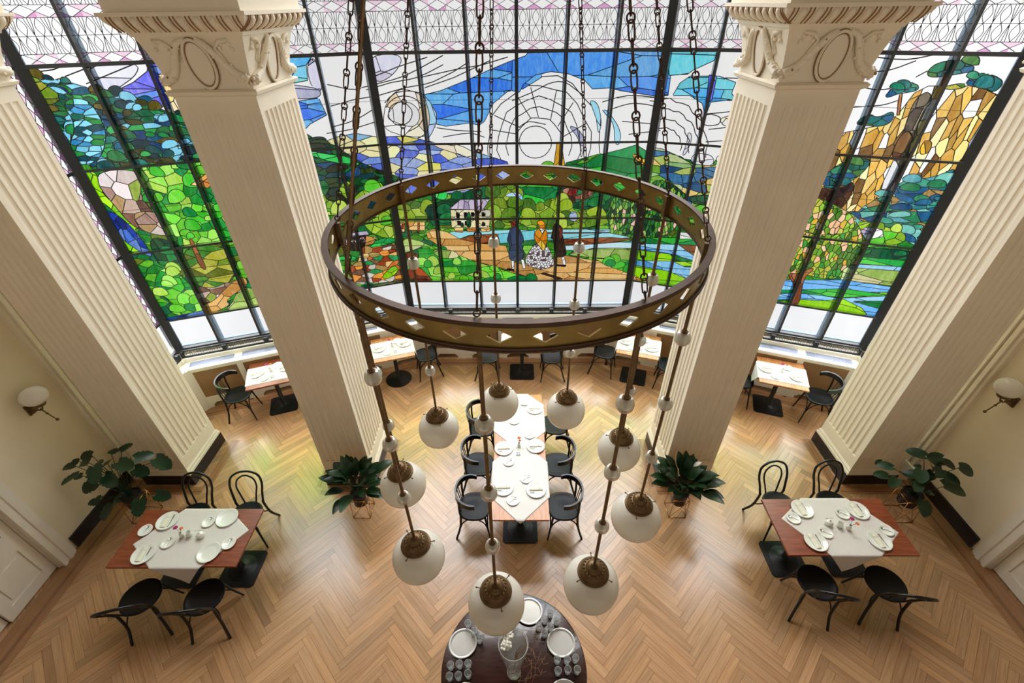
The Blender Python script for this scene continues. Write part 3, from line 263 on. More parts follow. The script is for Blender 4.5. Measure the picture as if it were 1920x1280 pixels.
LED=[[(0.53,3.97),(0.51,4.04),(0.47,4.11),(0.42,4.16),(0.35,4.19),(0.28,4.2),(0.2,4.19),(0.13,4.16),(0.08,4.11),(0.05,4.05),(0.03,3.98),(0.05,3.9),(0.08,3.84),(0.14,3.78),(0.21,3.75),(0.28,3.74),(0.36,3.75),(0.43,3.78),(0.48,3.83),(0.52,3.9),(0.53,3.97)],[(0.68,3.89),(0.69,3.98),(0.68,4.08),(0.61,4.16),(0.55,4.23),(0.48,4.29),(0.39,4.3),(0.3,4.31),(0.21,4.31),(0.14,4.25),(0.07,4.19),(0.01,4.12),(0.0,4.02),(-0.01,3.92),(-0.01,3.82)],[(0.8,3.77),(0.84,3.91),(0.82,4.05),(0.75,4.17),(0.69,4.3),(0.58,4.38),(0.45,4.42),(0.33,4.46),(0.2,4.44),(0.09,4.37),(-0.03,4.31),(-0.1,4.19),(-0.13,4.06),(-0.17,3.92),(-0.13,3.78)],[(0.92,3.66),(0.99,3.84),(0.94,4.04),(0.89,4.21),(0.8,4.38),(0.65,4.47),(0.49,4.55),(0.32,4.6),(0.16,4.55),(0.0,4.48),(-0.15,4.39),(-0.22,4.22),(-0.28,4.05),(-0.31,3.86),(-0.23,3.68)],[(1.08,3.66),(1.13,3.88),(1.12,4.11),(0.99,4.3),(0.88,4.49),(0.72,4.64),(0.52,4.68),(0.32,4.73),(0.12,4.73),(-0.05,4.61),(-0.23,4.5),(-0.37,4.34),(-0.4,4.12),(-0.45,3.9),(-0.44,3.66)],[(1.3,3.67),(1.25,3.94),(1.24,4.19),(1.14,4.42),(0.95,4.58),(0.79,4.75),(0.58,4.85),(0.35,4.84),(0.13,4.87),(-0.09,4.8),(-0.25,4.64),(-0.43,4.5),(-0.55,4.29),(-0.57,4.04),(-0.62,3.78)],[(0.69,4.04),(1.03,4.23)],[(0.61,4.19),(0.82,4.51)],[(0.5,4.28),(0.57,4.67)],[(0.32,4.32),(0.2,4.71)],[(0.21,4.3),(-0.02,4.64)],[(0.05,4.18),(-0.33,4.35)],[(-0.0,4.09),(-0.42,4.16)],[(2.48,3.86),(2.49,3.9),(2.49,3.94),(2.46,3.98),(2.45,4.02),(2.43,4.06),(2.39,4.08),(2.37,4.11),(2.34,4.14),(2.3,4.14),(2.26,4.16),(2.23,4.17),(2.19,4.16),(2.15,4.16),(2.11,4.15)],[(2.61,3.84),(2.59,3.9),(2.58,3.96),(2.58,4.02),(2.54,4.06),(2.5,4.11),(2.48,4.17),(2.42,4.2),(2.37,4.23),(2.33,4.27),(2.27,4.27),(2.22,4.28),(2.16,4.29),(2.11,4.27),(2.06,4.25)],[(2.74,3.81),(2.71,3.89),(2.72,3.97),(2.7,4.05),(2.64,4.12),(2.61,4.19),(2.56,4.26),(2.48,4.29),(2.43,4.35),(2.36,4.39),(2.28,4.39),(2.21,4.42),(2.13,4.42),(2.07,4.38),(1.99,4.39)],[(2.86,3.79),(2.84,3.89),(2.85,3.99),(2.8,4.08),(2.74,4.17),(2.71,4.27),(2.63,4.33),(2.54,4.39),(2.48,4.47),(2.38,4.5),(2.29,4.51),(2.2,4.56),(2.11,4.54),(2.02,4.51),(1.92,4.52)],[(2.94,4.31),(2.93,4.34),(2.89,4.36),(2.85,4.37),(2.8,4.38),(2.75,4.37),(2.71,4.35),(2.69,4.32),(2.69,4.29),(2.7,4.27),(2.74,4.24),(2.78,4.23),(2.83,4.23),(2.88,4.24),(2.92,4.25),(2.94,4.28),(2.94,4.31)],[(-1.54,4.38),(-1.54,4.44),(-1.57,4.48),(-1.61,4.52),(-1.66,4.54),(-1.72,4.54),(-1.78,4.52),(-1.83,4.49),(-1.87,4.44),(-1.89,4.39),(-1.89,4.33),(-1.86,4.29),(-1.82,4.25),(-1.77,4.23),(-1.71,4.23),(-1.65,4.25),(-1.6,4.28),(-1.56,4.33),(-1.54,4.38)],[(-1.64,4.14),(-1.56,4.17),(-1.48,4.21),(-1.42,4.27),(-1.38,4.33),(-1.37,4.41),(-1.38,4.48),(-1.42,4.54),(-1.47,4.58),(-1.55,4.61),(-1.63,4.62),(-1.71,4.61),(-1.79,4.58),(-1.86,4.53),(-1.91,4.47)],[(-1.58,4.03),(-1.46,4.06),(-1.36,4.12),(-1.28,4.19),(-1.22,4.28),(-1.2,4.38),(-1.21,4.47),(-1.25,4.55),(-1.32,4.62),(-1.41,4.66),(-1.52,4.68),(-1.63,4.68),(-1.74,4.66),(-1.84,4.6),(-1.92,4.53)],[(-2.16,4.7),(-1.78,4.79),(-1.4,4.85),(-1.02,5.0)],[(-2.11,4.6),(-1.61,4.72),(-1.23,4.78),(-0.89,4.91),(-0.66,5.03)],[(-2.66,4.8),(-2.34,4.72),(-2.08,4.76),(-1.58,4.87),(-1.01,5.11)],[(-1.35,4.85),(-0.85,4.94),(-0.48,4.99),(-0.12,5.08)],[(-1.31,4.72),(-0.89,4.84),(-0.37,5.04)],[(-2.06,4.85),(-1.66,4.98),(-1.23,5.09)],[(-2.68,4.53),(-2.36,4.59),(-1.96,4.63)],[(-2.72,4.26),(-2.38,4.33),(-2.02,4.49)],[(-2.82,4.18),(-2.45,4.21),(-2.02,4.3)],[(-1.2,4.19),(-0.91,4.15),(-0.53,4.13)],[(-1.12,4.06),(-0.72,4.11),(-0.49,4.05)],[(1.24,4.51),(1.6,4.59),(2.16,4.55)],[(1.29,4.39),(1.71,4.49),(2.19,4.41)],[(1.56,4.25),(2.04,4.21)],[(1.68,4.07),(2.15,4.12)],[(2.73,4.38),(3.06,4.43),(3.2,4.53)],[(2.81,4.18),(3.11,4.23)],[(2.81,4.01),(3.25,4.07)],[(2.82,4.83),(3.12,4.83)],[(0.04,4.19),(0.18,4.26),(0.43,4.22)],[(-0.07,4.54),(0.21,4.64),(0.48,4.76),(0.7,4.76),(0.97,4.59)],[(4.49,5.1),(4.85,5.08),(5.13,5.14)],[(4.51,4.94),(4.73,4.97),(4.95,5.07)],[(4.42,4.79),(4.7,4.75),(4.96,4.82)],[(4.45,4.54),(4.78,4.58),(4.94,4.64)],[(5.02,4.9),(5.18,5.02)],[(-5.97,5.1),(-5.67,5.11),(-5.4,5.21)],[(-5.72,5.0),(-5.34,5.11),(-5.16,5.18)],[(-5.42,4.95),(-5.07,5.06),(-4.81,5.14)]]
# ---------------------------------------------------------------- floor : herringbone oak, plank by plank
fl=MB(); PW=.084; PL=PW*8
prnd=random.Random(3)
def plank(cx,cy,lx,ly):
    # rectangle in lattice frame, turned 45 degrees
    g=.0012; pts=[(cx+g,cy+g),(cx+lx-g,cy+g),(cx+lx-g,cy+ly-g),(cx+g,cy+ly-g)]
    w=[rot2(x,y,PI/4) for x,y in pts]
    mx=sum(p[0] for p in w)/4; my=sum(p[1] for p in w)/4
    if not(-6.15<mx<6.15 and -3.1<my<7.5): return
    if my>5.6 and abs(mx)>5.6-(my-5.6)*2.2+.6: return
    t=prnd.gauss(1,.1); h=prnd.uniform(-.03,.03)
    c=(max(.6,t+h),max(.6,t),max(.6,t-h*1.5))
    ox=prnd.uniform(0,50); oy=prnd.uniform(0,50)
    L=max(lx,ly);W=min(lx,ly)
    if lx>ly: u=[(ox,oy),(ox+L,oy),(ox+L,oy+W),(ox,oy+W)]
    else: u=[(ox,oy),(ox,oy+W),(ox+L,oy+W),(ox+L,oy)]
    fl.add([(x,y,0) for x,y in w],[(0,1,2,3)],c,[u])
for m in range(-16,17):
    for k in range(-200,201):
        ox=k*PW-m*PL; oy=k*PW+m*PL
        wx,wy=rot2(ox,oy,PI/4)
        if abs(wx)<7.5 and -4.5<wy<9:
            plank(ox,oy,PL,PW); plank(ox+PL,oy+PW-PL,PW,PL)
# dark seams below the planks and plain border boards
sb=(.45,.4,.35)
fl.add([(-6.2,-3.1,-.004),(6.2,-3.1,-.004),(6.2,7.6,-.004),(-6.2,7.6,-.004)],[(0,1,2,3)],(.25,.2,.16),[[(0,0),(1,0),(1,1),(0,1)]])
def bboard(a,b,w,side,c):
    a=Vector((a[0],a[1],0));b=Vector((b[0],b[1],0)); d=(b-a).normalized(); n=Vector((-d.y,d.x,0))*side
    L=(b-a).length; z=Vector((0,0,.003)); k=0.0
    for off,ww,cc in ((0,w*.55,c),(w*.56,w*.14,(.5,.4,.32)),(w*.71,w*.29,c)):
        p=[a+n*off+z,b+n*off+z,b+n*(off+ww)+z,a+n*(off+ww)+z]
        if side<0: p=p[::-1]
        fl.add(p,[(0,1,2,3)],cc,[[(0,k),(L,k),(L,k+ww),(0,k+ww)]]); k+=3
bboard((-5.82,-3),(-5.82,4.2),.30,-1,(.72,.62,.52)); bboard((5.82,-3),(5.82,4.2),.30,1,(.72,.62,.52))
bboard((-1.75,7.06),(1.75,7.06),.2,-1,(.78,.68,.58))
bboard((-5.5,5.66),(-1.75,7.06),.2,-1,(.78,.68,.58)); bboard((1.75,7.06),(5.5,5.66),.2,-1,(.78,.68,.58))
for cx0,cx1 in ((-2.83,-2.05),(2.05,2.83),(-5.45,-4.68),(4.68,5.45)):
    bboard((cx0-.05,4.08),(cx1+.05,4.08),.13,-1,(.72,.6,.5)); bboard((cx0-.01,4.08),(cx0-.01,4.98),.13,1,(.72,.6,.5)) if cx0>-4 else None
    bboard((cx1+.01,4.08),(cx1+.01,4.98),.13,-1,(.72,.6,.5)) if cx1<5 else None
struct(fl.build('floor','floor'))

# ---------------------------------------------------------------- walls, ceiling
WX=5.82; HC=10.6
b=MB(); b.box(-6.4,6.4,-3.2,7.9,HC,HC+.2); struct(b.build('ceiling','backwall'))
for s,nm in ((-1,'left'),(1,'right')):
    w=MB()
    def bx(y0,y1,z0,z1,x0=WX,x1=WX+.2):
        w.box(min(s*x0,s*x1),max(s*x0,s*x1),y0,y1,z0,z1)
    bx(2.93,5.0,0,HC); bx(1.55,2.93,2.75,HC); bx(-3.2,1.55,0,HC)
    bx(1.55,2.93,0,2.75,WX+.2,WX+.3)
    struct(w.build('wall_'+nm,'wall'))
    bb=MB(); bb.box(min(s*WX,s*(WX-.03)),max(s*WX,s*(WX-.03)),3.16,4.22,0,.2)
    bb.box(min(s*WX,s*(WX-.03)),max(s*WX,s*(WX-.03)),4.6,4.98,0,.2)
    bb.box(min(s*WX,s*(WX-.03)),max(s*WX,s*(WX-.03)),-3.0,1.32,0,.2)
    struct(bb.build('baseboard_'+nm,'plinth'))
    # ribbed pilaster strip on the wall
    t=MB(); pr=[(0,0)]
    for k,(d,wd) in enumerate(((.05,.05),(.075,.06),(.05,.02),(.085,.07),(.05,.02),(.075,.06),(.05,.05))):
        y=pr[-1][1]; pr+=[(d,y+.004),(d,y+wd-.004)]; pr.append((d-.012,y+wd))
    pr.append((0,pr[-1][1])); 
    pts=[(s*(WX-d),4.24+y) for d,y in pr]
    if s>0: pts=pts[::-1]
    t.prism(pts,.2,HC)
    t.box(min(s*WX,s*(WX-.1)),max(s*WX,s*(WX-.1)),4.22,4.6,0,.2)
    struct(t.build('trim_1' if s<0 else 'trim_2','paint'))
    # door casing and double door
    c=MB()
    for y0 in (2.9,1.33):
        cas=[(0,0)]
        for d,wd in ((.06,.05),(.045,.05),(.06,.05),(.045,.05),(.03,.03)):
            y=cas[-1][1]; cas+=[(d,y+.003),(d,y+wd-.003)]
        cas.append((0,cas[-1][1]))
        yy=y0; pts=[(s*(WX-d),yy+ (y if y0>2 else .23-y)) for d,y in cas]
        if (s>0)==(y0>2): pts=pts[::-1]
        c.prism(pts,0,2.95)
    c.box(min(s*WX,s*(WX-.05)),max(s*WX,s*(WX-.05)),1.33,3.13,2.78,3.0)
    c.box(min(s*(WX),s*(WX+.19)),max(s*WX,s*(WX+.19)),2.885,2.93,0,2.78); c.box(min(s*(WX),s*(WX+.19)),max(s*WX,s*(WX+.19)),1.55,1.59,0,2.78)
    struct(c.build('trim_3' if s<0 else 'trim_4','white'))
    dn=0
    for y0,y1,off in ((2.245,2.88,.035),(1.6,2.235,.075)):
        dn+=1
        def X(a,b_): return (min(s*a,s*b_),max(s*a,s*b_))
        xa=WX+off; d=MB()
        # stiles and rails round a pane, raised panel below
        for yy0,yy1,z0,z1 in ((y0,y1,.015,.16),(y0,y0+.11,.16,2.7),(y1-.11,y1,.16,2.7),(y0+.11,y1-.11,.62,.9),(y0+.11,y1-.11,2.56,2.7)):
            d.box(*X(xa,xa+.045),yy0,yy1,z0,z1)
        d.box(*X(xa+.015,xa+.035),y0+.1,y1-.1,.16,.62)
        d.box(*X(xa+.004,xa+.02),y0+.16,y1-.16,.22,.56)
        o=struct(d.build('door_%d'%((1 if s<0 else 3)+dn-1),'white'))
        g=MB(); g.box(*X(xa+.018,xa+.028),y0+.1,y1-.1,.9,2.56); g.build('glass_pane','doorglass',o,label='dark glass pane, brown reflection put into its colour')
        if dn==1:
            h=MB(); h.box(*X(xa-.006,xa+.001),y0+.03,y0+.07,1.0,1.16); h.tube([(s*(xa-.005),y0+.05,1.1),(s*(xa-.05),y0+.05,1.1),(s*(xa-.055),y0+.14,1.1)],.008,8)
            h.build('door_handle','brassd',o,label='brass lever handle')
w=MB(); w.box(-6.4,6.4,-3.2,-3.0,0,HC); struct(w.build('wall_back','backwall'))
b=MB(); b.box(-6.1,6.1,-3.0,-.35,4.0,4.15); struct(b.build('floor_gallery','backwall'))

# ---------------------------------------------------------------- fluted columns
def column(x0,x1,y0,y1,label,parent_name='fluted_column'):
    cx=(x0+x1)/2; cy=(y0+y1)/2; hx=(x1-x0)/2; hy=(y1-y0)/2
    t=thing(parent_name,label,'column',(cx,cy,0),0,'square fluted columns')
    pl=MB(); pl.box(-hx-.035,hx+.035,-hy-.035,hy+.035,0,.2); pl.build('plinth','plinth',t,label='black marble plinth')
    ba=MB()
    def ring(mb,z0,z1,e0,e1):
        vs=[(-hx-e0,-hy-e0,z0),(hx+e0,-hy-e0,z0),(hx+e0,hy+e0,z0),(-hx-e0,hy+e0,z0),(-hx-e1,-hy-e1,z1),(hx+e1,-hy-e1,z1),(hx+e1,hy+e1,z1),(-hx-e1,hy+e1,z1)]
        mb.add(vs,[(3,2,1,0),(4,5,6,7),(0,1,5,4),(1,2,6,5),(2,3,7,6),(3,0,4,7)])
    ring(ba,.2,.235,.032,.032); ring(ba,.235,.25,.032,.02); ring(ba,.25,.275,.02,.02); ring(ba,.275,.3,.02,.004); ring(ba,.3,.5,.002,.002)
    ba.build('base','paint',t)
    # shaft with half-round flutes
    def side(L,nf):
        out=[]; m=.045; p=(2*L-2*m)/nf; fw=p*.74; 
        for i in range(nf):
            c=-L+m+p*(i+.5)
            for k in range(7):
                a=PI*k/6; out.append((c-fw/2*math.cos(a),-.017*math.sin(a)))
        return out
    pts=[]
    nfx,nfy=7,8
    pts.append((-hx,-hy)); pts+=[(a,-hy-b) for a,b in side(hx,nfx)]
    pts.append((hx,-hy)); pts+=[(hx+b,a) for a,b in side(hy,nfy)]
    pts.append((hx,hy)); pts+=[(-a,hy+b) for a,b in side(hx,nfx)]
    pts.append((-hx,hy)); pts+=[(-hx-b,-a) for a,b in side(hy,nfy)]
    sh=MB(); sh.prism(pts,.5,4.98); 
    ring(sh,4.98,5.1,0,0); sh.build('shaft','paint',t,smooth=True)
    cp=MB(); ring(cp,5.1,5.115,.0,.03); ring(cp,5.115,5.14,.03,.04); ring(cp,5.14,5.155,.04,.02)
    zs=[5.155+.36*i/8 for i in range(9)]
    for i in range(8):
        e=lambda k:.0+.075*(k/8)**1.6
        ring(cp,zs[i],zs[i+1],e(i),e(i+1))
    ring(cp,5.515,5.54,.085,.095)
    for i in range(6):
        a0=PI/2*i/6;a1=PI/2*(i+1)/6
        ring(cp,5.54+.1*i/6,5.54+.1*(i+1)/6,.095+.09*math.sin(a0),.095+.09*math.sin(a1))
    ring(cp,5.64,5.665,.2,.2)
    cp.build('capital','paint',t)
    # ornaments : oval medallion, garland, tongues, leaf scrolls
    orn=MB(); grv=MB(); med=MB(); gr=MB(); lf=MB(); rr=random.Random(5)
    for fi,(L,D,ang) in enumerate(((hx,hy,0),(hy,hx,PI/2),(hx,hy,PI),(hy,hx,-PI/2))):
        def T(u,d,z):
            # u along face, d outwards from shaft plane
            x,y=u,-D-d; return (*rot2(x,y,ang),z)
        ex=lambda z:.075*max(0,(z-5.155)/.36)**1.6
        # medallion
        pts=[T(.105*math.cos(a),ex(5.33+.165*math.sin(a))+.022,5.33+.165*math.sin(a)) for a in [2*PI*k/28 for k in range(28)]]
        med.tube(pts,.011,6,closed=True)
        for rr_,dd in ((.118,.012),(.09,.02)):
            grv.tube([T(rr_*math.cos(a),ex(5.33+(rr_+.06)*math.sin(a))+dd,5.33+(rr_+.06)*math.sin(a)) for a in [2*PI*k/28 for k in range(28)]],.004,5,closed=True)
        fc=[T(.1*math.cos(a),ex(5.33+.16*math.sin(a))+.014,5.33+.16*math.sin(a)) for a in [2*PI*k/28 for k in range(28)]]
        med.add(fc,[tuple(range(28))] )
        # garland swag from top of medallion down to both corners
        for sg in (-1,1):
            P=smoothpath([T(sg*.02,.05,5.5),T(sg*.1,ex(5.46)+.035,5.47),T(sg*.17,ex(5.36)+.03,5.37),T(sg*.24,.03,5.27),T(sg*(L+.0),.03,5.215)],7)
            n=len(P); rs=[.016+.022*(i/(n-1)) for i in range(n)]
            gr.tube(P,rs,8)
            for i in range(2,n):
                for q in range(3):
                    c=P[i]+Vector((rr.uniform(-1,1),rr.uniform(-1,1),rr.uniform(-1,1)))*rs[i]*.8
                    gr.sphere(c,rs[i]*.42,6,4)
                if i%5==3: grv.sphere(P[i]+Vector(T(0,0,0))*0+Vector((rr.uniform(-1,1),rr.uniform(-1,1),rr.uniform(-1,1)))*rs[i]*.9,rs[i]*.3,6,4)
            # scroll leaf upper corner
            for q in range(5):
                a=q*.75; c0=T(sg*(L-.09+.045*math.cos(a)),ex(5.43)+.012,5.43+.05*math.sin(a)); lf.sphere(c0,.017,6,4)
            lf.tube([T(sg*(L-.05),ex(5.48)+.012,5.49),T(sg*(L-.12),ex(5.48)+.016,5.48),T(sg*(L-.17),ex(5.44)+.014,5.44),T(sg*(L-.13),ex(5.38)+.012,5.36),T(sg*(L-.16),ex(5.3)+.01,5.32)],[.012,.016,.013,.01,.005],6)
        # tongues on the echinus
        nt=max(5,int((2*L+.2)/.1))
        for i in range(nt+1):
            u=-L-.12+(2*L+.24)*i/nt
            for du,rad in ((-.014,.007),(.014,.007)):
                P=[T(u+du,.1+.09*math.sin(PI/2*k/6)+.004,5.545+.095*k/6) for k in range(7)]
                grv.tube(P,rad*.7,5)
            if i<nt:
                um=u+(2*L+.24)/nt/2
                P=[T(um,.092+.09*math.sin(PI/2*k/5),5.548+.09*k/5) for k in range(6)]
                orn.tube(P,[.012,.022,.028,.03,.028,.02],7)
    med.build('medallion','paint',t,smooth=True); gr.build('garland','paint',t,smooth='all'); grv.build('relief_outline','relief_brown',t,smooth='all',label='brown outline of the relief'); lf.build('leaf_scroll','paint',t,smooth='all'); orn.build('tongue_moulding','paint',t,smooth='all')
    ab=MB(); 
    ring(ab,5.665,6.3,.16,.16); ring(ab,6.3,6.4,.2,.2); ring(ab,6.4,HC,.16,.16)
    ab.build('entablature_block','paint',t)
    return t
def colcopy(t,x0,x1,y0,y1,label): return dup(t,((x0+x1)/2,(y0+y1)/2,0),0,label)
c1=column(-2.79,-2.12,4.15,4.93,'cream fluted column left of the chandelier with a peace lily at its foot')
colcopy(c1,2.08,2.75,4.15,4.93,'cream fluted column right of the chandelier, peace lily and a white bloom at its foot')
colcopy(c1,-5.49,-4.82,4.15,4.95,'cream fluted pier beside the left wall behind the left four-seat table')
colcopy(c1,4.74,5.41,4.15,4.95,'cream fluted pier beside the right wall behind the right four-seat table')
# ---------------------------------------------------------------- the bay window
BX,BY,EX,EY=2.06,7.38,5.78,6.09
LN=math.hypot(EX-BX,BY-EY)
S_END=BX+LN
def W(s,z,off=0.0):
    """window coordinate (s along the unrolled bay, z up, off towards the room) -> world"""
    if s>BX:
        d=((EX-BX)/LN,(EY-BY)/LN); n=(d[1],-d[0]); return (BX+d[0]*(s-BX)+n[0]*off, BY+d[1]*(s-BX)+n[1]*off, z)
    if s<-BX:
        d=((EX-BX)/LN,(BY-EY)/LN); n=(d[1],-d[0]); t=s+BX; return (-BX+d[0]*t+n[0]*off, BY+d[1]*t+n[1]*off, z)
    return (s,BY-off,z)
SKY=.80
PAL={
'white':[(232,232,234)],
'green':[(40,150,40),(20,110,50),(90,170,40),(60,130,30),(20,90,60),(120,190,60),(30,120,40),(90,110,30)],
'violet':[(110,110,225),(130,125,230),(100,140,225),(120,150,225)],
'greycloud':[(176,178,205),(205,205,222),(190,186,205),(222,222,230),(165,172,205)],
'sand':[(240,205,140),(235,190,110),(245,220,175),(225,160,80),(245,235,205)],
'teal':[(120,190,215),(50,160,80),(20,70,70),(15,50,60),(30,90,60),(20,60,100),(40,110,60),(60,60,30),(30,110,100),(20,80,110),(90,80,30),(120,190,215),(30,130,70)],
'teallight':[(110,190,215),(130,205,225),(20,70,80),(30,100,80),(40,130,60),(60,140,190)],
'olive':[(140,130,40),(110,140,40),(90,100,30),(160,160,60),(60,120,40)],
'lime':[(140,205,20),(120,195,30),(160,215,40),(110,180,30)],
'rock':[(150,120,110),(190,165,150),(120,85,70),(205,190,185),(160,130,90),(90,60,50),(215,205,205),(130,150,60)],
'bright':[(70,185,50),(40,165,50),(110,205,60),(30,140,50),(150,215,90),(90,180,40),(160,200,80),(20,130,60)],
'orangetan':[(225,165,90),(240,195,130),(200,130,60),(235,180,110)],
'deepblue':[(30,60,150),(50,90,180),(20,40,110),(90,120,180),(30,80,160)],
'darkgreen':[(15,80,50),(20,100,60),(10,60,50),(30,120,60),(20,70,40)],
'brown':[(130,75,40),(150,85,45),(110,55,30)],
'brownd':[(70,45,35),(95,60,40),(50,35,35),(120,85,50)],
'pathc':[(205,155,85),(215,170,105),(190,140,75),(225,185,120)],
'palegreen':[(170,195,110),(190,205,140),(205,200,150),(150,180,90)],
'cyan':[(110,205,220),(125,215,215),(80,170,225),(120,200,230)],
'blue':[(80,145,226),(96,165,230),(58,120,220),(100,172,232)],
'cream':[(238,228,215),(232,218,196),(235,232,232),(225,205,175)],
'paleblue':[(150,205,235),(170,210,232),(180,195,225)],
'field':[(120,145,222),(145,165,225),(90,112,210),(215,208,110),(165,182,225),(110,140,205),(230,222,170),(130,175,210),(75,98,200),(140,160,215)],
'field2':[(170,185,100),(90,150,140),(60,110,150),(200,190,90),(140,180,120),(40,80,120),(190,205,150),(110,160,60),(215,190,120)],
'forest':[(10,50,45),(20,80,40),(30,40,25),(15,60,70),(40,60,25),(20,100,50),(30,70,110)],
'greenlight':[(40,185,80),(50,200,90),(30,150,70),(90,210,110)],
'lime2':[(165,200,60),(140,185,50),(185,210,90),(120,160,40),(90,190,50)],
'gold':[(215,165,50),(200,150,40),(150,110,30),(230,190,60)],
'greenbr':[(35,165,70),(50,185,60),(25,140,75),(80,200,70),(20,120,60)],
'redbr':[(120,40,35),(160,90,70),(190,130,110),(60,40,30),(40,110,70),(90,50,40)],
'oliveg':[(120,150,40),(150,180,50),(90,130,35),(165,190,70),(70,110,40),(130,170,50)],
'chest':[(60,140,50),(30,100,50),(120,175,70),(20,70,45),(90,150,50),(235,190,175),(160,190,90),(30,60,40),(50,120,60)],
'chest2':[(160,175,60),(110,160,50),(190,190,80),(80,130,45),(235,190,150),(70,110,40),(140,190,60),(210,170,60),(60,150,60)],
'cyanp':[(130,200,210),(150,210,220),(110,190,205),(185,215,230)],
'water':[(110,170,225),(130,190,232),(90,160,215),(150,200,230)],
'redb':[(150,80,50)],
'lilac':[(185,170,200),(200,185,210),(170,155,190)],
'housew':[(225,215,170),(235,225,190),(205,200,180)],
'black':[(10,12,20)],
'woodpile':[(235,190,130),(200,110,60),(150,70,40),(240,215,170)],
'rust':[(130,45,20),(165,70,25),(95,35,20)],
'autumn':[(200,110,50),(235,190,120),(130,95,70),(150,65,35),(210,200,190),(40,150,80),(170,140,80),(235,150,60),(110,80,60)],
'pinkrail':[(215,170,190),(60,40,50),(225,190,200),(50,60,30)],
'darkbrown':[(48,34,26),(60,42,30),(40,30,28)],
'navy':[(35,55,85),(45,65,95),(28,45,75)],
'dkred':[(110,45,30),(130,50,35)],
'whitef':[(236,236,240)],
'hexw':[(238,234,238),(232,228,232),(240,238,240),(236,232,236),(110,80,90)],
'amber':[(225,150,30),(240,175,50),(200,120,20),(235,190,70)],
'cliff':[(225,185,100),(200,155,70),(240,215,150),(180,140,70),(235,232,235),(215,170,80),(245,225,170),(235,205,130),(205,160,80),(120,88,50),(238,236,238)],
'greyrock':[(110,100,85),(75,65,60),(150,135,110),(225,225,228),(190,165,110)],
'tealt':[(40,110,110),(30,90,80),(60,140,110),(40,90,130),(70,120,60),(30,120,90)],
'tealb':[(40,110,120),(30,90,130),(60,140,120),(20,70,110),(90,160,170),(40,120,80),(150,120,70),(110,180,170)],
'trunk':[(150,80,60),(170,110,70),(120,70,50)],
}
def chaikin(p,n=2):
    for _ in range(n):
        q=[]
        for i in range(len(p)):
            a=p[i];b2=p[(i+1)%len(p)]
            q.append((a[0]*.75+b2[0]*.25,a[1]*.75+b2[1]*.25)); q.append((a[0]*.25+b2[0]*.75,a[1]*.25+b2[1]*.75))
        p=q
    return p
# rounded leaf and bush shapes scattered over the foliage areas, lower ones overlapping upper ones
LEAFY={'teal':(.17,.085,.55),'bright':(.19,.13,.5),'oliveg':(.24,.2,.6),'forest':(.3,.11,.45),'green':(.22,.13,.35),'tealt':(.2,.1,.5),'tealb':(.27,.1,.5),'lime2':(.22,.17,.5),'darkgreen':(.26,.15,.3)}
def pip(x,z,p):
    c=False
    for k in range(len(p)):
        x1,z1=p[k]; x2,z2=p[(k+1)%len(p)]
        if (z1>z)!=(z2>z) and x<(x2-x1)*(z-z1)/(z2-z1)+x1: c=not c
    return c
lr=random.Random(42); R2=[]
for e in REG:
    R2.append(e)
    if e[0] in LEAFY:
        w,h,den=LEAFY[e[0]]; p=e[4]; xs=[q[0] for q in p]; zs=[q[1] for q in p]; n=int((max(xs)-min(xs))*(max(zs)-min(zs))/(w*h)*den*1.3); lv=[]
        for _ in range(n):
            x=lr.uniform(min(xs),max(xs)); z=lr.uniform(min(zs),max(zs))
            if pip(x,z,p): lv.append((z,x))
        for z,x in sorted(lv,reverse=True):
            a=lr.uniform(.55,1.25); W2=w*a/2; H2=h*a*lr.uniform(.75,1.2); t=lr.uniform(-.25,.25)
            q=[(x+W2*math.cos(PI*k/9)+0,z+H2*max(0,math.sin(PI*k/9))**.8+t*W2*math.cos(PI*k/9)) for k in range(10)]
            q+=[(x-W2*.4,z-H2*.22-t*W2*.4),(x+W2*.4,z-H2*.22+t*W2*.4)]
            R2.append((e[0],9,1,0,q))
REG=R2
GZ0,GZ1,GD=1.6,5.15,.01
gw=int(2*S_END/GD)+2; gh=int((GZ1-GZ0)/GD)+1
gs=-S_END+np.arange(gw)*GD; gz=GZ0+np.arange(gh)*GD
LAB=np.zeros((gh,gw),dtype=np.int16)
POLY=[]
for i,(pal,cell,asp,sm,pts) in enumerate(REG):
    p=chaikin(pts,2) if sm else pts
    POLY.append(p)
    xs=[a for a,_ in p]; zs=[b_ for _,b_ in p]
    i0=max(0,int((min(xs)+S_END)/GD)-1); i1=min(gw,int((max(xs)+S_END)/GD)+2); j0=max(0,int((min(zs)-GZ0)/GD)-1); j1=min(gh,int((max(zs)-GZ0)/GD)+2)
    if i1<=i0 or j1<=j0: continue
    X,Z=np.meshgrid(gs[i0:i1],gz[j0:j1]); ins=np.zeros(X.shape,bool)
    for k in range(len(p)):
        x1,z1=p[k]; x2,z2=p[(k+1)%len(p)]
        if z1==z2: continue
        c=((z1>Z)!=(z2>Z))&(X<(x2-x1)*(Z-z1)/(z2-z1)+x1); ins^=c
    LAB[j0:j1,i0:i1][ins]=i
def label(s_,z_):
    i=np.clip(np.round((np.asarray(s_)+S_END)/GD).astype(int),0,gw-1); j=np.clip(np.round((np.asarray(z_)-GZ0)/GD).astype(int),0,gh-1)
    return LAB[j,i]
SEGS=[]   # visible lead lines (s0,z0,s1,z1)
def addrun(P,ok):
    run=[]
    for p,o in zip(P,ok):
        if o: run.append(p)
        else:
            if len(run)>1: SEGS.append(run)
            run=[]
    if len(run)>1: SEGS.append(run)
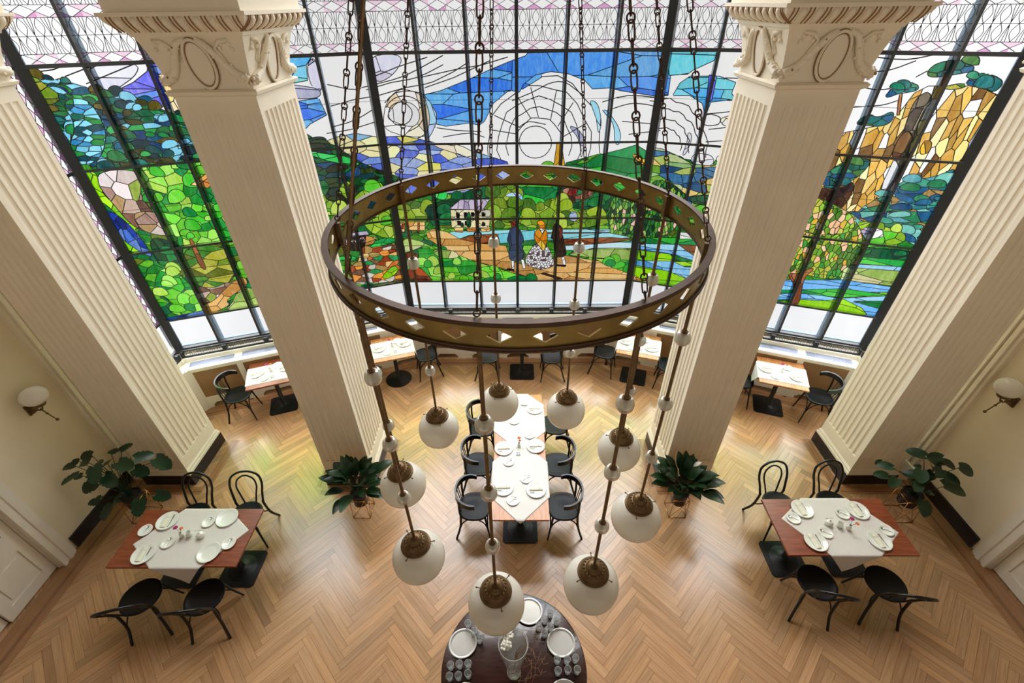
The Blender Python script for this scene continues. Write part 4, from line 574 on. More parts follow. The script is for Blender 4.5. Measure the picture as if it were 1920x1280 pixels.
def simplify(run,tol=.004):
    if len(run)<3: return run
    a=Vector(run[0]);b_=Vector(run[-1]); d=b_-a; L=d.length
    best=0;bi=0
    for i in range(1,len(run)-1):
        p=Vector(run[i])-a
        dist=abs(p.x*d.y-p.y*d.x)/L if L>1e-6 else p.length
        if dist>best: best=dist;bi=i
    if best<tol: return [run[0],run[-1]]
    return simplify(run[:bi+1],tol)[:-1]+simplify(run[bi:],tol)
SEEDS={}
mr=random.Random(11)
for i,(pal,cell,asp,sm,pts) in enumerate(REG):
    ys,xs=np.where(LAB==i)
    if len(xs)==0: continue
    sd=[]
    if cell==9: sd=[pts[0]]
    elif i>0:
        A=math.sqrt(asp); cs,cz=cell*A,cell/A
        s0,s1=gs[xs.min()]-cs,gs[xs.max()]+cs; z0,z1=gz[ys.min()]-cz,gz[ys.max()]+cz
        row=0; z=z0
        while z<z1+cz:
            s_=s0+(row%2)*cs/2
            while s_<s1+cs:
                if mr.random()>.2 or cell<.1: sd.append((s_+mr.uniform(-.48,.48)*cs,z+mr.uniform(-.44,.44)*cz))
                s_+=cs
            z+=cz; row+=1
        if len(sd)>=4:
            co=[Vector((a/cs,b_/cz)) for a,b_ in sd]
            vv,ee,ff,ov,oe,of=delaunay_2d_cdt(co,[],[],0,1e-6)
            cc=[];em={}
            for fi,f in enumerate(ff):
                A_,B_,C_=vv[f[0]],vv[f[1]],vv[f[2]]
                D=2*(A_.x*(B_.y-C_.y)+B_.x*(C_.y-A_.y)+C_.x*(A_.y-B_.y))
                if abs(D)<1e-9: cc.append(None); continue
                ux=((A_.x**2+A_.y**2)*(B_.y-C_.y)+(B_.x**2+B_.y**2)*(C_.y-A_.y)+(C_.x**2+C_.y**2)*(A_.y-B_.y))/D
                uy=((A_.x**2+A_.y**2)*(C_.x-B_.x)+(B_.x**2+B_.y**2)*(A_.x-C_.x)+(C_.x**2+C_.y**2)*(B_.x-A_.x))/D
                cc.append((ux*cs,uy*cz))
                for k in range(3):
                    e=tuple(sorted((f[k],f[(k+1)%3]))); em.setdefault(e,[]).append(fi)
            for e,fs in em.items():
                if len(fs)==2 and cc[fs[0]] and cc[fs[1]]:
                    a=cc[fs[0]];b_=cc[fs[1]]; L=math.hypot(a[0]-b_[0],a[1]-b_[1])
                    if L>6*cs: continue
                    n=max(2,int(L/.012)+1); P=[(a[0]+(b_[0]-a[0])*t/(n-1),a[1]+(b_[1]-a[1])*t/(n-1)) for t in range(n)]
                    q=np.array(P); inb=(q[:,1]>=GZ0)&(q[:,1]<=GZ1)&(np.abs(q[:,0])<=S_END)
                    ok=(label(q[:,0],q[:,1])==i)&inb
                    addrun(P,ok)
    SEEDS[i]=np.array(sd if sd else [(0,0)])
    # outline
    p=POLY[i]
    if i>0:
        P=[]
        for k in range(len(p)):
            a=p[k];b_=p[(k+1)%len(p)]; L=math.hypot(a[0]-b_[0],a[1]-b_[1]); n=max(1,int(L/.012))
            P+=[(a[0]+(b_[0]-a[0])*t/n,a[1]+(b_[1]-a[1])*t/n) for t in range(n)]
        P.append(P[0]); q=np.array(P)
        near=np.zeros(len(P),bool)
        for dx,dz in ((.012,0),(-.012,0),(0,.012),(0,-.012)): near|=(label(q[:,0]+dx,q[:,1]+dz)==i)
        inb=(q[:,1]>=GZ0)&(q[:,1]<=GZ1)&(np.abs(q[:,0])<=S_END)
        lb=label(q[:,0],q[:,1]); ok=near&inb&(lb<=i)
        addrun(P,ok)
LEDRUN=set()
for ln in LED:
    if len(ln)<9: ln=[(v_.x,v_.y) for v_ in smoothpath([(a,b_,0) for a,b_ in ln],6)]
    n_before=len(SEGS); P=[]
    for k in range(len(ln)-1):
        a=ln[k];b_=ln[k+1]; L=math.hypot(a[0]-b_[0],a[1]-b_[1]); n=max(1,int(L/.012)); P+=[(a[0]+(b_[0]-a[0])*t/n,a[1]+(b_[1]-a[1])*t/n) for t in range(n)]
    P.append(ln[-1]); q=np.array(P); lb=label(q[:,0],q[:,1]); okp=np.isin(lb,[k for k,rg in enumerate(REG) if rg[0] in('white','cream','greycloud')])
    addrun(P,okp&(q[:,1]<=GZ1)&(q[:,1]>=GZ0)&(np.abs(q[:,0])<=S_END)); LEDRUN|=set(range(n_before,len(SEGS)))
# glass pieces: constrained triangulation of the lead lines, coloured piece by piece
RUNS=[simplify(r_) for r_ in SEGS]
V2=[];E2=[]
for r_ in RUNS:
    o=len(V2); V2+=[Vector(p) for p in r_]; E2+=[(o+k,o+k+1) for k in range(len(r_)-1)]
for a,b_ in (((-S_END,GZ0),(S_END,GZ0)),((S_END,GZ0),(S_END,GZ1)),((S_END,GZ1),(-S_END,GZ1)),((-S_END,GZ1),(-S_END,GZ0)),((-BX,GZ0),(-BX,GZ1)),((BX,GZ0),(BX,GZ1))):
    o=len(V2); V2+=[Vector(a),Vector(b_)]; E2.append((o,o+1))
vv,ee,ff,ov,oe,of=delaunay_2d_cdt(V2,E2,[],0,1e-4,False)
vv=np.array([(v.x,v.y) for v in vv]); tri=np.array([f for f in ff if len(f)==3])
cen=vv[tri].mean(axis=1); lab=label(cen[:,0],cen[:,1])
cols=np.zeros((len(tri),3))
for i in np.unique(lab):
    idx=np.where(lab==i)[0]; pal=PAL[REG[i][0]]; cell,asp=REG[i][1],REG[i][2]; A=math.sqrt(asp); cs,cz=cell*A,cell/A
    sd=SEEDS[i]; pr=random.Random(100+int(i)); sc=[]
    for _ in range(len(sd)):
        c=list(lin(pr.choice(pal))[:3]); k=pr.uniform(.85,1.12) if i>0 else 1
        sc.append([min(1,v*k/SKY) for v in c])
    sc=np.array(sc)
    for j0 in range(0,len(idx),4000):
        ii=idx[j0:j0+4000]
        d=((cen[ii,0][:,None]-sd[None,:,0])/cs)**2+((cen[ii,1][:,None]-sd[None,:,1])/cz)**2
        cols[ii]=sc[d.argmin(axis=1)]
ok=(cen[:,1]>GZ0)&(cen[:,1]<GZ1)&(np.abs(cen[:,0])<S_END)
win=[('window_1',-1),('window_2',0),('window_3',1)]
gl={-1:MB(),0:MB(),1:MB()}; ld={-1:MB(),0:MB(),1:MB()}; bd={-1:MB(),0:MB(),1:MB()}; fr={-1:MB(),0:MB(),1:MB()}; pn={-1:MB(),0:MB(),1:MB()}
def seg(s_): return 1 if s_>BX else (-1 if s_<-BX else 0)
def Wk(k,s_,z,off=0):
    s2=s_
    if k==0: return (s_,BY-off,z)
    if k==1:
        d=((EX-BX)/LN,(EY-BY)/LN); n=(d[1],-d[0]); t=s_-BX; return (BX+d[0]*t+n[0]*off,BY+d[1]*t+n[1]*off,z)
    d=((EX-BX)/LN,(BY-EY)/LN); n=(d[1],-d[0]); t=s_+BX; return (-BX+d[0]*t+n[0]*off,BY+d[1]*t+n[1]*off,z)
for t,c,o_,ce in zip(tri,cols,ok,cen):
    if not o_: continue
    k=seg(ce[0]); gl[k].add([Wk(k,*vv[j]) for j in t],[(0,1,2)],tuple(c))
def came(k,a,b_,w=.0095,h=.005,mb=None):
    d=Vector(b_)-Vector(a); L=d.length
    if L<.003: return
    n=Vector((-d.y,d.x))/L*w/2; mb=mb or ld[k]
    p=[(a[0]-n.x,a[1]-n.y),(b_[0]-n.x,b_[1]-n.y),(b_[0]+n.x,b_[1]+n.y),(a[0]+n.x,a[1]+n.y)]
    vs=[Wk(k,*q,.001) for q in p]+[Wk(k,*a,h),Wk(k,*b_,h)]
    mb.add(vs,[(0,1,5,4),(4,5,2,3)])
for ri,r_ in enumerate(RUNS):
    for a,b_ in zip(r_[:-1],r_[1:]): came(seg((a[0]+b_[0])/2),a,b_,.013 if ri in LEDRUN else .0105)
# thin reinforcing bars half way between transoms
WHT=tuple(min(1,v/SKY) for v in lin((240,240,243))[:3]); PNK=tuple(min(1,v/SKY) for v in lin((226,196,214))[:3]); PNK2=tuple(min(1,v/SKY) for v in lin((205,150,190))[:3]); BLU=tuple(min(1,v/SKY) for v in lin((205,222,238))[:3])
def borderfill(k,s0,s1,put,line,brnd):
    """geometric border between z 5.15 and 6: rows of diamonds and of pointed ovals"""
    st=(s1-s0)/6
    def dia(z0,z1,a,u):
        m=a+u/2; b_=a+u; zc=(z0+z1)/2
        put([(a,zc),(m,z0),(b_,zc),(m,z1)],WHT)
        c=[PNK,PNK,PNK2,WHT][brnd.randrange(4)]
        put([(a,z0),(m,z0),(a,zc)],c); put([(m,z0),(b_,z0),(b_,zc)],c)
        c=[PNK,PNK,WHT][brnd.randrange(3)]
        put([(a,zc),(m,z1),(a,z1)],c); put([(b_,zc),(b_,z1),(m,z1)],c)
        line([(a,zc),(m,z0),(b_,zc),(m,z1),(a,zc)])
    def leaf(z0,z1,a,u,up):
        put([(a,z0),(a+u,z0),(a+u,z1),(a,z1)],WHT)
        h=z1-z0; w=u*.25; c=a+u/2
        for sg in (-1,1): line([(c+sg*w*math.sin(PI*t/9)**1.2,z0+h*t/9) for t in range(10)])
        zt=z0 if up else z1; zb=z1 if up else z0
        line([(a,zb),(a,zt)])
        line([(c,zb),(c,zb+(zt-zb)*.3)]) if False else None
        for sg in (-1,1):
            line([(a,zt+(zb-zt)*.03),(a+sg*u*.17,zb+(zt-zb)*.28),(a+sg*u*.2,zb)])
    for p in range(6):
        a=s0+st*p
        for i in range(3):
            u=st/3; dia(5.15,5.265,a+i*u,u); dia(5.61,5.725,a+i*u,u)
        for i in range(4):
            u=st/4; leaf(5.265,5.437,a+i*u,u,False); leaf(5.437,5.61,a+i*u,u,True); leaf(5.725,5.9,a+i*u,u,False)
    for z in (5.265,5.437,5.61,5.725): line([(s0,z),(s1,z)])
for k,s0,s1 in ((-1,-S_END,-BX),(0,-BX,BX),(1,BX,S_END)):
    put=lambda P,c,k=k: bd[k].add([Wk(k,*p) for p in P],[tuple(range(len(P)))],c)
    line=lambda P,k=k: [came(k,a,b_,.0068) for a,b_ in zip(P[:-1],P[1:])]
    borderfill(k,s0,s1,put,line,random.Random(20+k))
    put([(s0,5.9),(s1,5.9),(s1,HC),(s0,HC)],WHT)
    pn[k].add([Wk(k,s0,1.0),Wk(k,s1,1.0),Wk(k,s1,1.6),Wk(k,s0,1.6)],[(0,1,2,3)])
    # frames
    def vbar(s_,w,d,z0=1.0,z1=HC):
        a,b_,c,e=Wk(k,s_-w/2,z0,-.03),Wk(k,s_+w/2,z0,-.03),Wk(k,s_+w/2,z0,d),Wk(k,s_-w/2,z0,d)
        up=lambda p:(p[0],p[1],z1)
        fr[k].add([a,b_,c,e,up(a),up(b_),up(c),up(e)],[(0,3,2,1),(4,5,6,7),(0,1,5,4),(1,2,6,5),(2,3,7,6),(3,0,4,7)])
    n=6; st=(s1-s0)/n
    for i in range(1,n): vbar(s0+st*i,.034,.05)
    for z,h in ((1.02,.05),(1.6,.03),(2.78,.032),(3.97,.032),(5.15,.045),(6.4,.04),(7.5,.04),(8.6,.04),(9.7,.04)):
        for zz in (z-h/2,):
            a=[Wk(k,s0,zz,-.02),Wk(k,s1,zz,-.02),Wk(k,s1,zz,.045),Wk(k,s0,zz,.045)]; up=lambda p:(p[0],p[1],zz+h)
            fr[k].add(a+[up(p) for p in a],[(0,3,2,1),(4,5,6,7),(0,1,5,4),(1,2,6,5),(2,3,7,6),(3,0,4,7)])
    for z in (2.19,3.4,4.56):
        line2=lambda P:[came(k,a,b_,.009,.012) for a,b_ in zip(P[:-1],P[1:])]
        line2([(s0,z),(s1,z)])
for nm,k in win:
    o=struct(fr[k].build(nm,'frame'))
    gl[k].build('stained_glass','stained',o,label='coloured glass landscape'); ld[k].build('lead_came','leadm',o,label='dark lead lines between the glass pieces'); bd[k].build('border_glass','border',o,label='white and pink geometric border glass'); pn[k].build('lower_pane','clear',o,label='plain white lower panes')
# narrow side windows and thick corner posts
cp_=MB()
for (x,y),w in (((-EX,EY),.12),((-BX,BY),.115),((BX,BY),.115),((EX,EY),.12)):
    a=math.atan2(y-2,x*.35); m=Matrix.Translation((x,y,0))@Matrix.Rotation(math.atan2(-x*.28,1),4,'Z'); cp_.box(-w/2,w/2,-.075,.05,.98,HC,m)
struct(cp_.build('trim_5','frame'))
for s,nm in ((-1,'window_4'),(1,'window_5')):
    f=MB();g=MB();l=MB();c=MB(); x=s*EX; y0,y1=4.97,EY
    for ya,yb in ((y0,y0+.04),):
        f.box(x-.04,x+.04,ya,yb,1.0,HC)
    for z in (1.0,1.59,2.77,3.96,5.14,6.4,7.5): f.box(x-.03,x+.03,y0,y1,z-.01,z+.03)
    def P3(q,z,off=0): return (x-s*off,y1-q,z)
    rr=random.Random(9)
    g.add([P3(0,1.6),P3(y1-y0,1.6),P3(y1-y0,HC),P3(0,HC)],[(0,1,2,3)],WHT)
    z=1.62
    def ln(P):
        for a,b_ in zip(P[:-1],P[1:]):
            A=Vector(P3(a[0],a[1],.004)); B=Vector(P3(b_[0],b_[1],.004)); l.bar(A,B,.007,.005,up=(1,0,0))
    while z<6.2:
        u=.17; q0=.07;w=.1
        # column of pink diamonds with fan lines
        g.add([P3(q0,z+u/2,.001),P3(q0+w/2,z,.001),P3(q0+w,z+u/2,.001),P3(q0+w/2,z+u,.001)],[(0,1,2,3)],WHT)
        for tr_ in ([(q0,z),(q0+w/2,z),(q0,z+u/2)],[(q0+w/2,z),(q0+w,z),(q0+w,z+u/2)],[(q0,z+u/2),(q0+w/2,z+u),(q0,z+u)],[(q0+w,z+u/2),(q0+w,z+u),(q0+w/2,z+u)]):
            g.add([P3(a,b_,.002) for a,b_ in tr_],[(0,1,2)],[PNK,PNK2][rr.randrange(2)])
        ln([(q0,z+u/2),(q0+w/2,z),(q0+w,z+u/2),(q0+w/2,z+u),(q0,z+u/2)])
        for t in (-.07,-.03,.03,.07): ln([(q0+w+.02,z+u/2),(q0+w+.13,z+u/2+t)])
        ln([(q0+w+.02+.17*math.sin(PI*t/6),z+u*t/6) for t in range(7)])
        z+=u
    ln([(.07,1.6),(.07,6.2)]); ln([(.17,1.6),(.17,6.2)])
    o=struct(f.build(nm,'frame')); g.build('border_glass','border',o,label='white and pink border glass'); l.build('lead_came','leadm',o)
    c.add([P3(0,1.0),P3(y1-y0,1.0),P3(y1-y0,1.6),P3(0,1.6)],[(0,1,2,3)]); c.build('lower_pane','clear',o)
# outer frame of the second glazing, seen pale blue through the glass
of_=MB()
for k,s0,s1 in ((-1,-S_END,-BX),(0,-BX,BX),(1,BX,S_END)):
    st=(s1-s0)/6
    for i in range(0,7):
        s_=s0+st*i
        a=Wk(k,s_,.9,-.13); b_=Wk(k,s_,HC,-.13); of_.bar(a,b_,.05,.05,up=(0,1,0))
    of_.bar(Wk(k,s0,.98,-.13),Wk(k,s1,.98,-.13),.05,.06)
struct(of_.build('trim_6','outer'))
# wall under the glass
wu=MB()
def offpt(s_,off): return Wk(seg(s_),s_,0,off)
for k,s0,s1 in ((-1,-S_END,-BX),(0,-BX,BX),(1,BX,S_END)):
    p=[Wk(k,s0,0,0),Wk(k,s1,0,0),Wk(k,s1,0,-.2),Wk(k,s0,0,-.2)]
    wu.prism([(q[0],q[1]) for q in p][::-1],0,.98)
for s in (-1,1): wu.box(min(s*5.8,s*6.0),max(s*5.8,s*6.0),4.98,6.25,0,.98)
struct(wu.build('wall_bay','wall'))
# ---------------------------------------------------------------- radiator cabinets along the bay
CX,CY,DX,DY=1.75,7.1,5.5,5.7
def cabrun(a,b_,npan,label,corner=None):
    a=Vector((a[0],a[1],0));b_=Vector((b_[0],b_[1],0)); d=b_-a; L=d.length; ang=math.atan2(d.y,d.x)
    t=thing('radiator_cabinet',label,'cabinet',tuple(a),ang,'white radiator cabinets under the bay window')
    # local x along run, +y towards the window
    body=MB(); body.box(0,L,.02,.05,.1,.86); 
    fr_=MB(); fr_.box(0,L,0,.02,.10,.24); fr_.box(0,L,0,.02,.8,.86)
    st=L/npan
    for i in range(npan+1):
        x=st*i; fr_.box(max(0,x-.045),min(L,x+.045),-.002,.02,.1,.86); 
        if 0<i<npan: fr_.box(x-.004,x+.004,-.006,-.002,.1,.86)
    # feet with arched gaps
    for i in range(npan+1):
        x=st*i; fr_.box(max(0,x-.14),min(L,x+.14),0,.03,0,.1)
    for i in range(npan):
        for q in range(5):
            x=st*i+.14+.012*q; fr_.box(x,x+.012,0,.03,.1-.045*math.cos(q/5*PI/2)**2+.0,.1); x=st*(i+1)-.14-.012*(q+1); fr_.box(x,x+.012,0,.03,.1-.045*math.cos(q/5*PI/2)**2,.1)
    fr_.build('frame','white',t); 
    body.build('back_board','white',t)
    for i in range(npan):
        p=MB()
        if (i==npan-1 and 'left angled' in label) or (i==0 and 'right angled' in label):
            x=st*i+.045
            while x<st*(i+1)-.06: p.box(x,x+.066,.004,.02,.24,.8); x+=.07
            p.build('panel','white',t,label='white boarded panel'); continue
        p.box(st*i+.045,st*(i+1)-.045,.008,.02,.24,.8); p.build('panel','innerwood',t,label='brown woven panel')
    tp=MB(); tp.box(-.02,L+.02,-.03,.24,.86,.885); tp.build('counter','white',t)
    for i in range(npan):
        g=MB(); x0=st*i+.06;x1=st*(i+1)-.06
        g.box(x0,x1,.06,.19,.8855,.887); n=int((x1-x0)/.022)
        for q in range(n): g.box(x0+q*.022,x0+q*.022+.011,.065,.185,.887,.893)
        g.build('air_grille','grille',t,label='pale metal air grille')
    return t
cabrun((-CX,CY),(CX,CY),5,'white radiator cabinet under the middle stained glass window')
cabrun((-DX,DY),(-CX-.01,CY-.004),5,'white radiator cabinet under the left angled window')
cabrun((CX+.01,CY-.004),(DX,DY),5,'white radiator cabinet under the right angled window')
for s in (-1,1):
    t=MB(); x=s*5.5
    t.box(min(x,x+s*.03),max(x,x+s*.03),4.99,5.68,.06,.86); t.box(min(x-s*.01,x),max(x-s*.01,x),4.99,5.68,.06,.14); t.box(min(x-s*.01,x),max(x-s*.01,x),4.99,5.68,.78,.86)
    t.box(min(x-s*.03,s*5.79),max(x-s*.03,s*5.79),4.99,5.72,.86,.8835)
    for y in (5.3,): t.box(min(x-s*.006,x),max(x-s*.006,x),y,y+.008,.1,.86)
    pg=[(s*5.44,5.66),(s*5.8,5.66),(s*5.86,6.25),(s*5.3,6.1),(s*5.42,5.92)]
    t.prism(pg if s>0 else pg[::-1],.861,.882)
    pg=[(s*5.47,5.63),(s*5.8,5.63),(s*5.8,6.0),(s*5.62,6.0),(s*5.4,5.8)]
    t.prism(pg if s>0 else pg[::-1],.0,.86)
    t.build('wall_panel','white')
    o=bpy.data.objects[-1] if False else COL.objects[-1]
    tag(o,'white panelled side casing at the %s end of the window bench'%('left' if s<0 else 'right'),'panel')
# sill step and black guard rail with vertical slots
def rail(P0,P1,label):
    a=Vector(P0);b_=Vector(P1); d=b_-a; L=d.length; ang=math.atan2(d.y,d.x)
    t=thing('window_guard',label,'railing',(a.x,a.y,0),ang,'black slotted guards along the window sill')
    k=MB(); k.box(0,L,-.01,.13,.885,.955); k.build('sill_step','white',t)
    r_=MB(); r_.box(0,L,.015,.035,.95,.985); r_.box(0,L,.07,.09,1.05,1.07)
    n=max(1,int(round(L/.66)))
    for i in range(n+1):
        x=L*i/n; r_.box(max(0,x-.035),min(L,x+.035),.02,.08,.955,1.06)
    r_.build('rail','frame',t)
    s_=MB(); q=0
    x=.04
    while x<L-.04:
        s_.bar((x,.028,.965),(x,.078,1.062),.0085,.004); x+=.017
    s_.build('slats','frame',t)
for s in (-1,1):
    x,y=s*2.1,7.1-(2.1-1.75)*.3733; a=math.atan2(1.4,3.75)*-s
    so=MB(); so.box(-.075,.075,-.012,-.001,-.04,.04)
    for q in (-.036,.036): so.lathe([(.024,0),(.026,.004),(.001,.004)],16,(q,-.02,0))
    so=MB(); so.box(-.075,.075,-.012,-.001,-.04,.04); o=so.build('wall_socket','china'); tag(o,'white double socket low on the boarded panel by the %s window bend'%('left' if s<0 else 'right'),'socket',None,(x,y-.004,.18),a)
    for q in (-.036,.036):
        d=MB(); d.box(q-.016,q+.016,-.0135,-.0121,-.016,.016); d.build('socket_hole','iron',o,label='dark socket hole')
GX,GY=1.9,7.2; HX,HY=5.62,5.9
rail((-GX,GY,0),(GX,GY,0),'black slotted guard rail on the sill of the middle window')
rail((-HX,HY,0),(-GX-.005,GY-.002,0),'black slotted guard rail on the sill of the left angled window')
rail((GX+.005,GY-.002,0),(HX,HY,0),'black slotted guard rail on the sill of the right angled window')
rail((-HX+.0,5.0,0),(-HX-.0,5.88,0),'short black guard rail turning the left bay corner') if False else None
for s in (-1,1):
    t=thing('window_guard','short black guard rail turning the %s corner of the bay'%('left' if s<0 else 'right'),'railing',(s*5.62,5.86,0),0,'black slotted guards along the window sill')
    k=MB(); k.box(min(0,s*.15),max(0,s*.15),-.86,.02,.8845,.954); k.build('sill_step','white',t)
    r_=MB(); r_.box(min(0,s*.015),max(0,s*.015),-.86,.0,.955,.972); r_.box(min(s*.05,s*.065),max(s*.05,s*.065),-.86,0,1.055,1.07); r_.box(min(0,s*.06),max(0,s*.06),-.03,.03,.955,1.06); r_.build('rail','frame',t)
    q=MB(); y=-.85
    while y<-.04: q.bar((s*.01,y,.965),(s*.058,y,1.062),.0085,.004,up=(1,0,0)); y+=.017
    q.build('slats','frame',t)

# ---------------------------------------------------------------- wall sconces
def sconce(s,y,label):
    t=thing('wall_sconce',label,'lamp',(s*WX,y,1.87),0,'brass wall sconces with opal shades')
    p=MB(); p.box(min(0,-s*.018),max(0,-s*.018),-.055,.055,-.07,.07); p.box(min(-s*.018,-s*.03),max(-s*.018,-s*.03),-.038,.038,-.05,.05); p.sphere((-s*.035,0,0),.02,12,8); p.build('back_plate','brassd',t)
    a=MB(); a.tube(smoothpath([(-s*.03,0,0),(-s*.1,0,-.03),(-s*.15,0,.0),(-s*.17,0,.06)]),.008,8)
    a.tube([(-s*.12,0,.0),(-s*.17,-.01,-.07),(-s*.24,-.02,-.16)],[.008,.007,.006],8); a.sphere((-s*.17,-.01,-.07),.014,10,6); a.sphere((-s*.245,-.02,-.165),.018,10,8); a.build('arm','brassd',t,smooth='all')
    h=MB(); h.lathe([(.02,.05),(.05,.06),(.062,.085),(.06,.1)],20,(-s*.17,0,0)); h.build('shade_holder','brassd',t,smooth=True)
    g=MB(); g.sphere((-s*.17,0,.2),.135,28,16,sz=.82); g.build('lamp_shade','globe',t,smooth='all',label='opal glass globe shade')
sconce(-1,3.84,'brass sconce with opal globe on the left wall'); sconce(1,3.93,'brass sconce with opal globe on the right wall')

# ---------------------------------------------------------------- chandelier
K=.5; CH=(0,2.219); RO=.9435; ZT=4.822; ZB=4.692
ch=thing('chandelier','huge brass hoop chandelier with nine opal globes hanging over the room','chandelier',(CH[0],CH[1],0))
def pol(r,a,z): return (r*math.cos(R(a)),r*math.sin(R(a)),z)
ring_=MB(); A0=-99
for i in range(36):
    c=A0+5+10*i
    for (rad,flip) in ((RO-.012,False),(RO-.02,True)):
        zc=(ZT+ZB)/2; hw=2.95; hh=.028
        o=[pol(rad,c-5,ZB),pol(rad,c,ZB),pol(rad,c+5,ZB),pol(rad,c+5,zc),pol(rad,c+5,ZT),pol(rad,c,ZT),pol(rad,c-5,ZT),pol(rad,c-5,zc),
           pol(rad,c,zc-hh),pol(rad,c+hw,zc),pol(rad,c,zc+hh),pol(rad,c-hw,zc)]
        fs=[(0,1,8,11,7),(1,2,3,9,8),(3,4,5,10,9),(5,6,7,11,10)]
        if flip: fs=[f[::-1] for f in fs]
        ring_.add(o,fs)
    n=len(ring_.v)
    a=n-24+8; b2=n-12+8
    for q in range(4):
        ring_.f.append((a+q,a+(q+1)%4,b2+(q+1)%4,b2+q))
ring_.build('ring_band','brass',ch,label='broad brass hoop pierced with diamonds')
fl_=MB()
def flange(mb,r0,r1,z0,z1,n=144):
    vs=[];fs=[]
    for i in range(n):
        a=360*i/n; vs+=[pol(r0,a,z0),pol(r1,a,z0),pol(r1,a,z1),pol(r0,a,z1)]
    for i in range(n):
        j=(i+1)%n
        for q in range(4): fs.append((i*4+q,j*4+q,j*4+(q+1)%4,i*4+(q+1)%4))
    mb.add(vs,fs)
flange(fl_,RO-.03,RO,ZT-.008,ZT); flange(fl_,RO-.03,RO-.002,ZB,ZB+.008); flange(fl_,RO-.008,RO-.001,ZT-.02,ZT-.008); flange(fl_,RO-.01,RO-.004,ZB+.008,ZB+.02)
fl_.build('ring_flange','rimbrown',ch,label='darker rolled rims of the hoop')
# chain mesh shared
cm=MB(); z=ZT+.0; i=0
def link(mb,z0,h,w,r,turn,seg=12):
    P=[]
    for q in range(seg):
        a=2*PI*q/seg; x=w/2*math.cos(a); zz=(h/2-w/2)*(1 if math.sin(a)>0 else -1)+w/2*math.sin(a)
        if abs(math.sin(a))<1e-6: zz=0
        P.append((x*math.cos(turn),x*math.sin(turn),z0+h/2+zz))
    mb.tube(P,r,5,closed=True)
ZHUB=7.84; CLEN=math.hypot(RO-.035,ZHUB-ZT)
z=.0; t_=0
while z<CLEN-.05:
    link(cm,z,.026,.024,.0032,R(20)+t_*PI/2); z+=.018
    link(cm,z,.056,.019,.0030,R(20)+PI/2+t_*PI/2); z+=.048
    t_+=1
def CROT(a,tw):
    d=Vector((-(RO-.035)*math.cos(R(a)),-(RO-.035)*math.sin(R(a)),ZHUB-ZT)).normalized()
    return (d.to_track_quat('Z','Y').to_matrix()@Matrix.Rotation(R(tw),3,'Z')).to_euler()
chain0=None
angs=[A0+40*i for i in range(9)]
for i,a in enumerate(angs):
    p=pol(RO-.035,a,ZT)
    if chain0 is None: chain0=cm.build('chain','chain',ch,smooth='all'); chain0.location=p; chain0.rotation_euler=CROT(a,0)
    else:
        c=chain0.copy(); COL.objects.link(c); c.parent=ch; c.location=p; c.rotation_euler=CROT(a,37*i)
cd=MB(); x,y,_=pol(RO-.02,221,0); cd.tube([(x+.012,y,ZT),(.012,0,ZHUB)],.0065,8); cd.build('conduit','brassd',ch,label='brass wiring tube beside one chain')
hb=MB(); hb.lathe([(.02,-.06),(.06,-.04),(.07,0),(.06,.03),(.02,.05),(.012,.06),(.012,HC-ZHUB)],24,(0,0,ZHUB)); hb.build('suspension_hub','brassd',ch,smooth=True)
# pendants
zb=[4.28,3.805,3.325]; ZG=2.655; RG=.178; RB=.0415
pr_=MB(); pr_.tube([(0,0,ZB+.004),(0,0,ZG+RG+.03)],.0095,10)
pr_.box(-.012,.012,-.005,.02,ZB,ZT-.01)
bead=MB(); bead.lathe([(.012,.038),(.022,.042),(.03,.036),(.036,.026),(.0405,.01),(.0415,-.004),(.039,-.018),(.031,-.03),(.018,-.038),(.01,-.04)],24)
bcap=MB(); bcap.lathe([(.0098,.055),(.012,.054),(.014,.046),(.021,.044),(.021,.04),(.0098,.038)],20)
bnut=MB(); bnut.lathe([(.0098,-.048),(.012,-.046),(.014,-.04),(.0098,-.038)],16)
globe=MB(); pf=[]
for q in range(21):
    a=PI*(.02+.8*q/20) ; pf.append((RG*math.sin(a),-RG*math.cos(a)*1.02))
a=PI*.82; pf.append((RG*math.sin(a)*.97,RG*.86)); globe.lathe(pf,40)
cap=MB(); cap.lathe([(.095,.0),(.1,.006),(.098,.014),(.088,.02),(.086,.03),(.078,.036),(.074,.05),(.062,.06),(.052,.064),(.046,.078),(.034,.09),(.022,.094),(.02,.104),(.012,.108)],36,(0,0,RG*.83))
for q in range(18):
    a=2*PI*q/18; cap.sphere((.062*math.cos(a),.062*math.sin(a),RG*.83+.056),.0085,6,5,sz=1.2)
scr=MB()
for q in range(3):
    a=2*PI*q/3+.5; scr.tube([(.085*math.cos(a),.085*math.sin(a),RG*.83+.01),(.12*math.cos(a),.12*math.sin(a),RG*.83+.01)],.003,6); scr.sphere((.122*math.cos(a),.122*math.sin(a),RG*.83+.01),.006,8,6)
p0=None
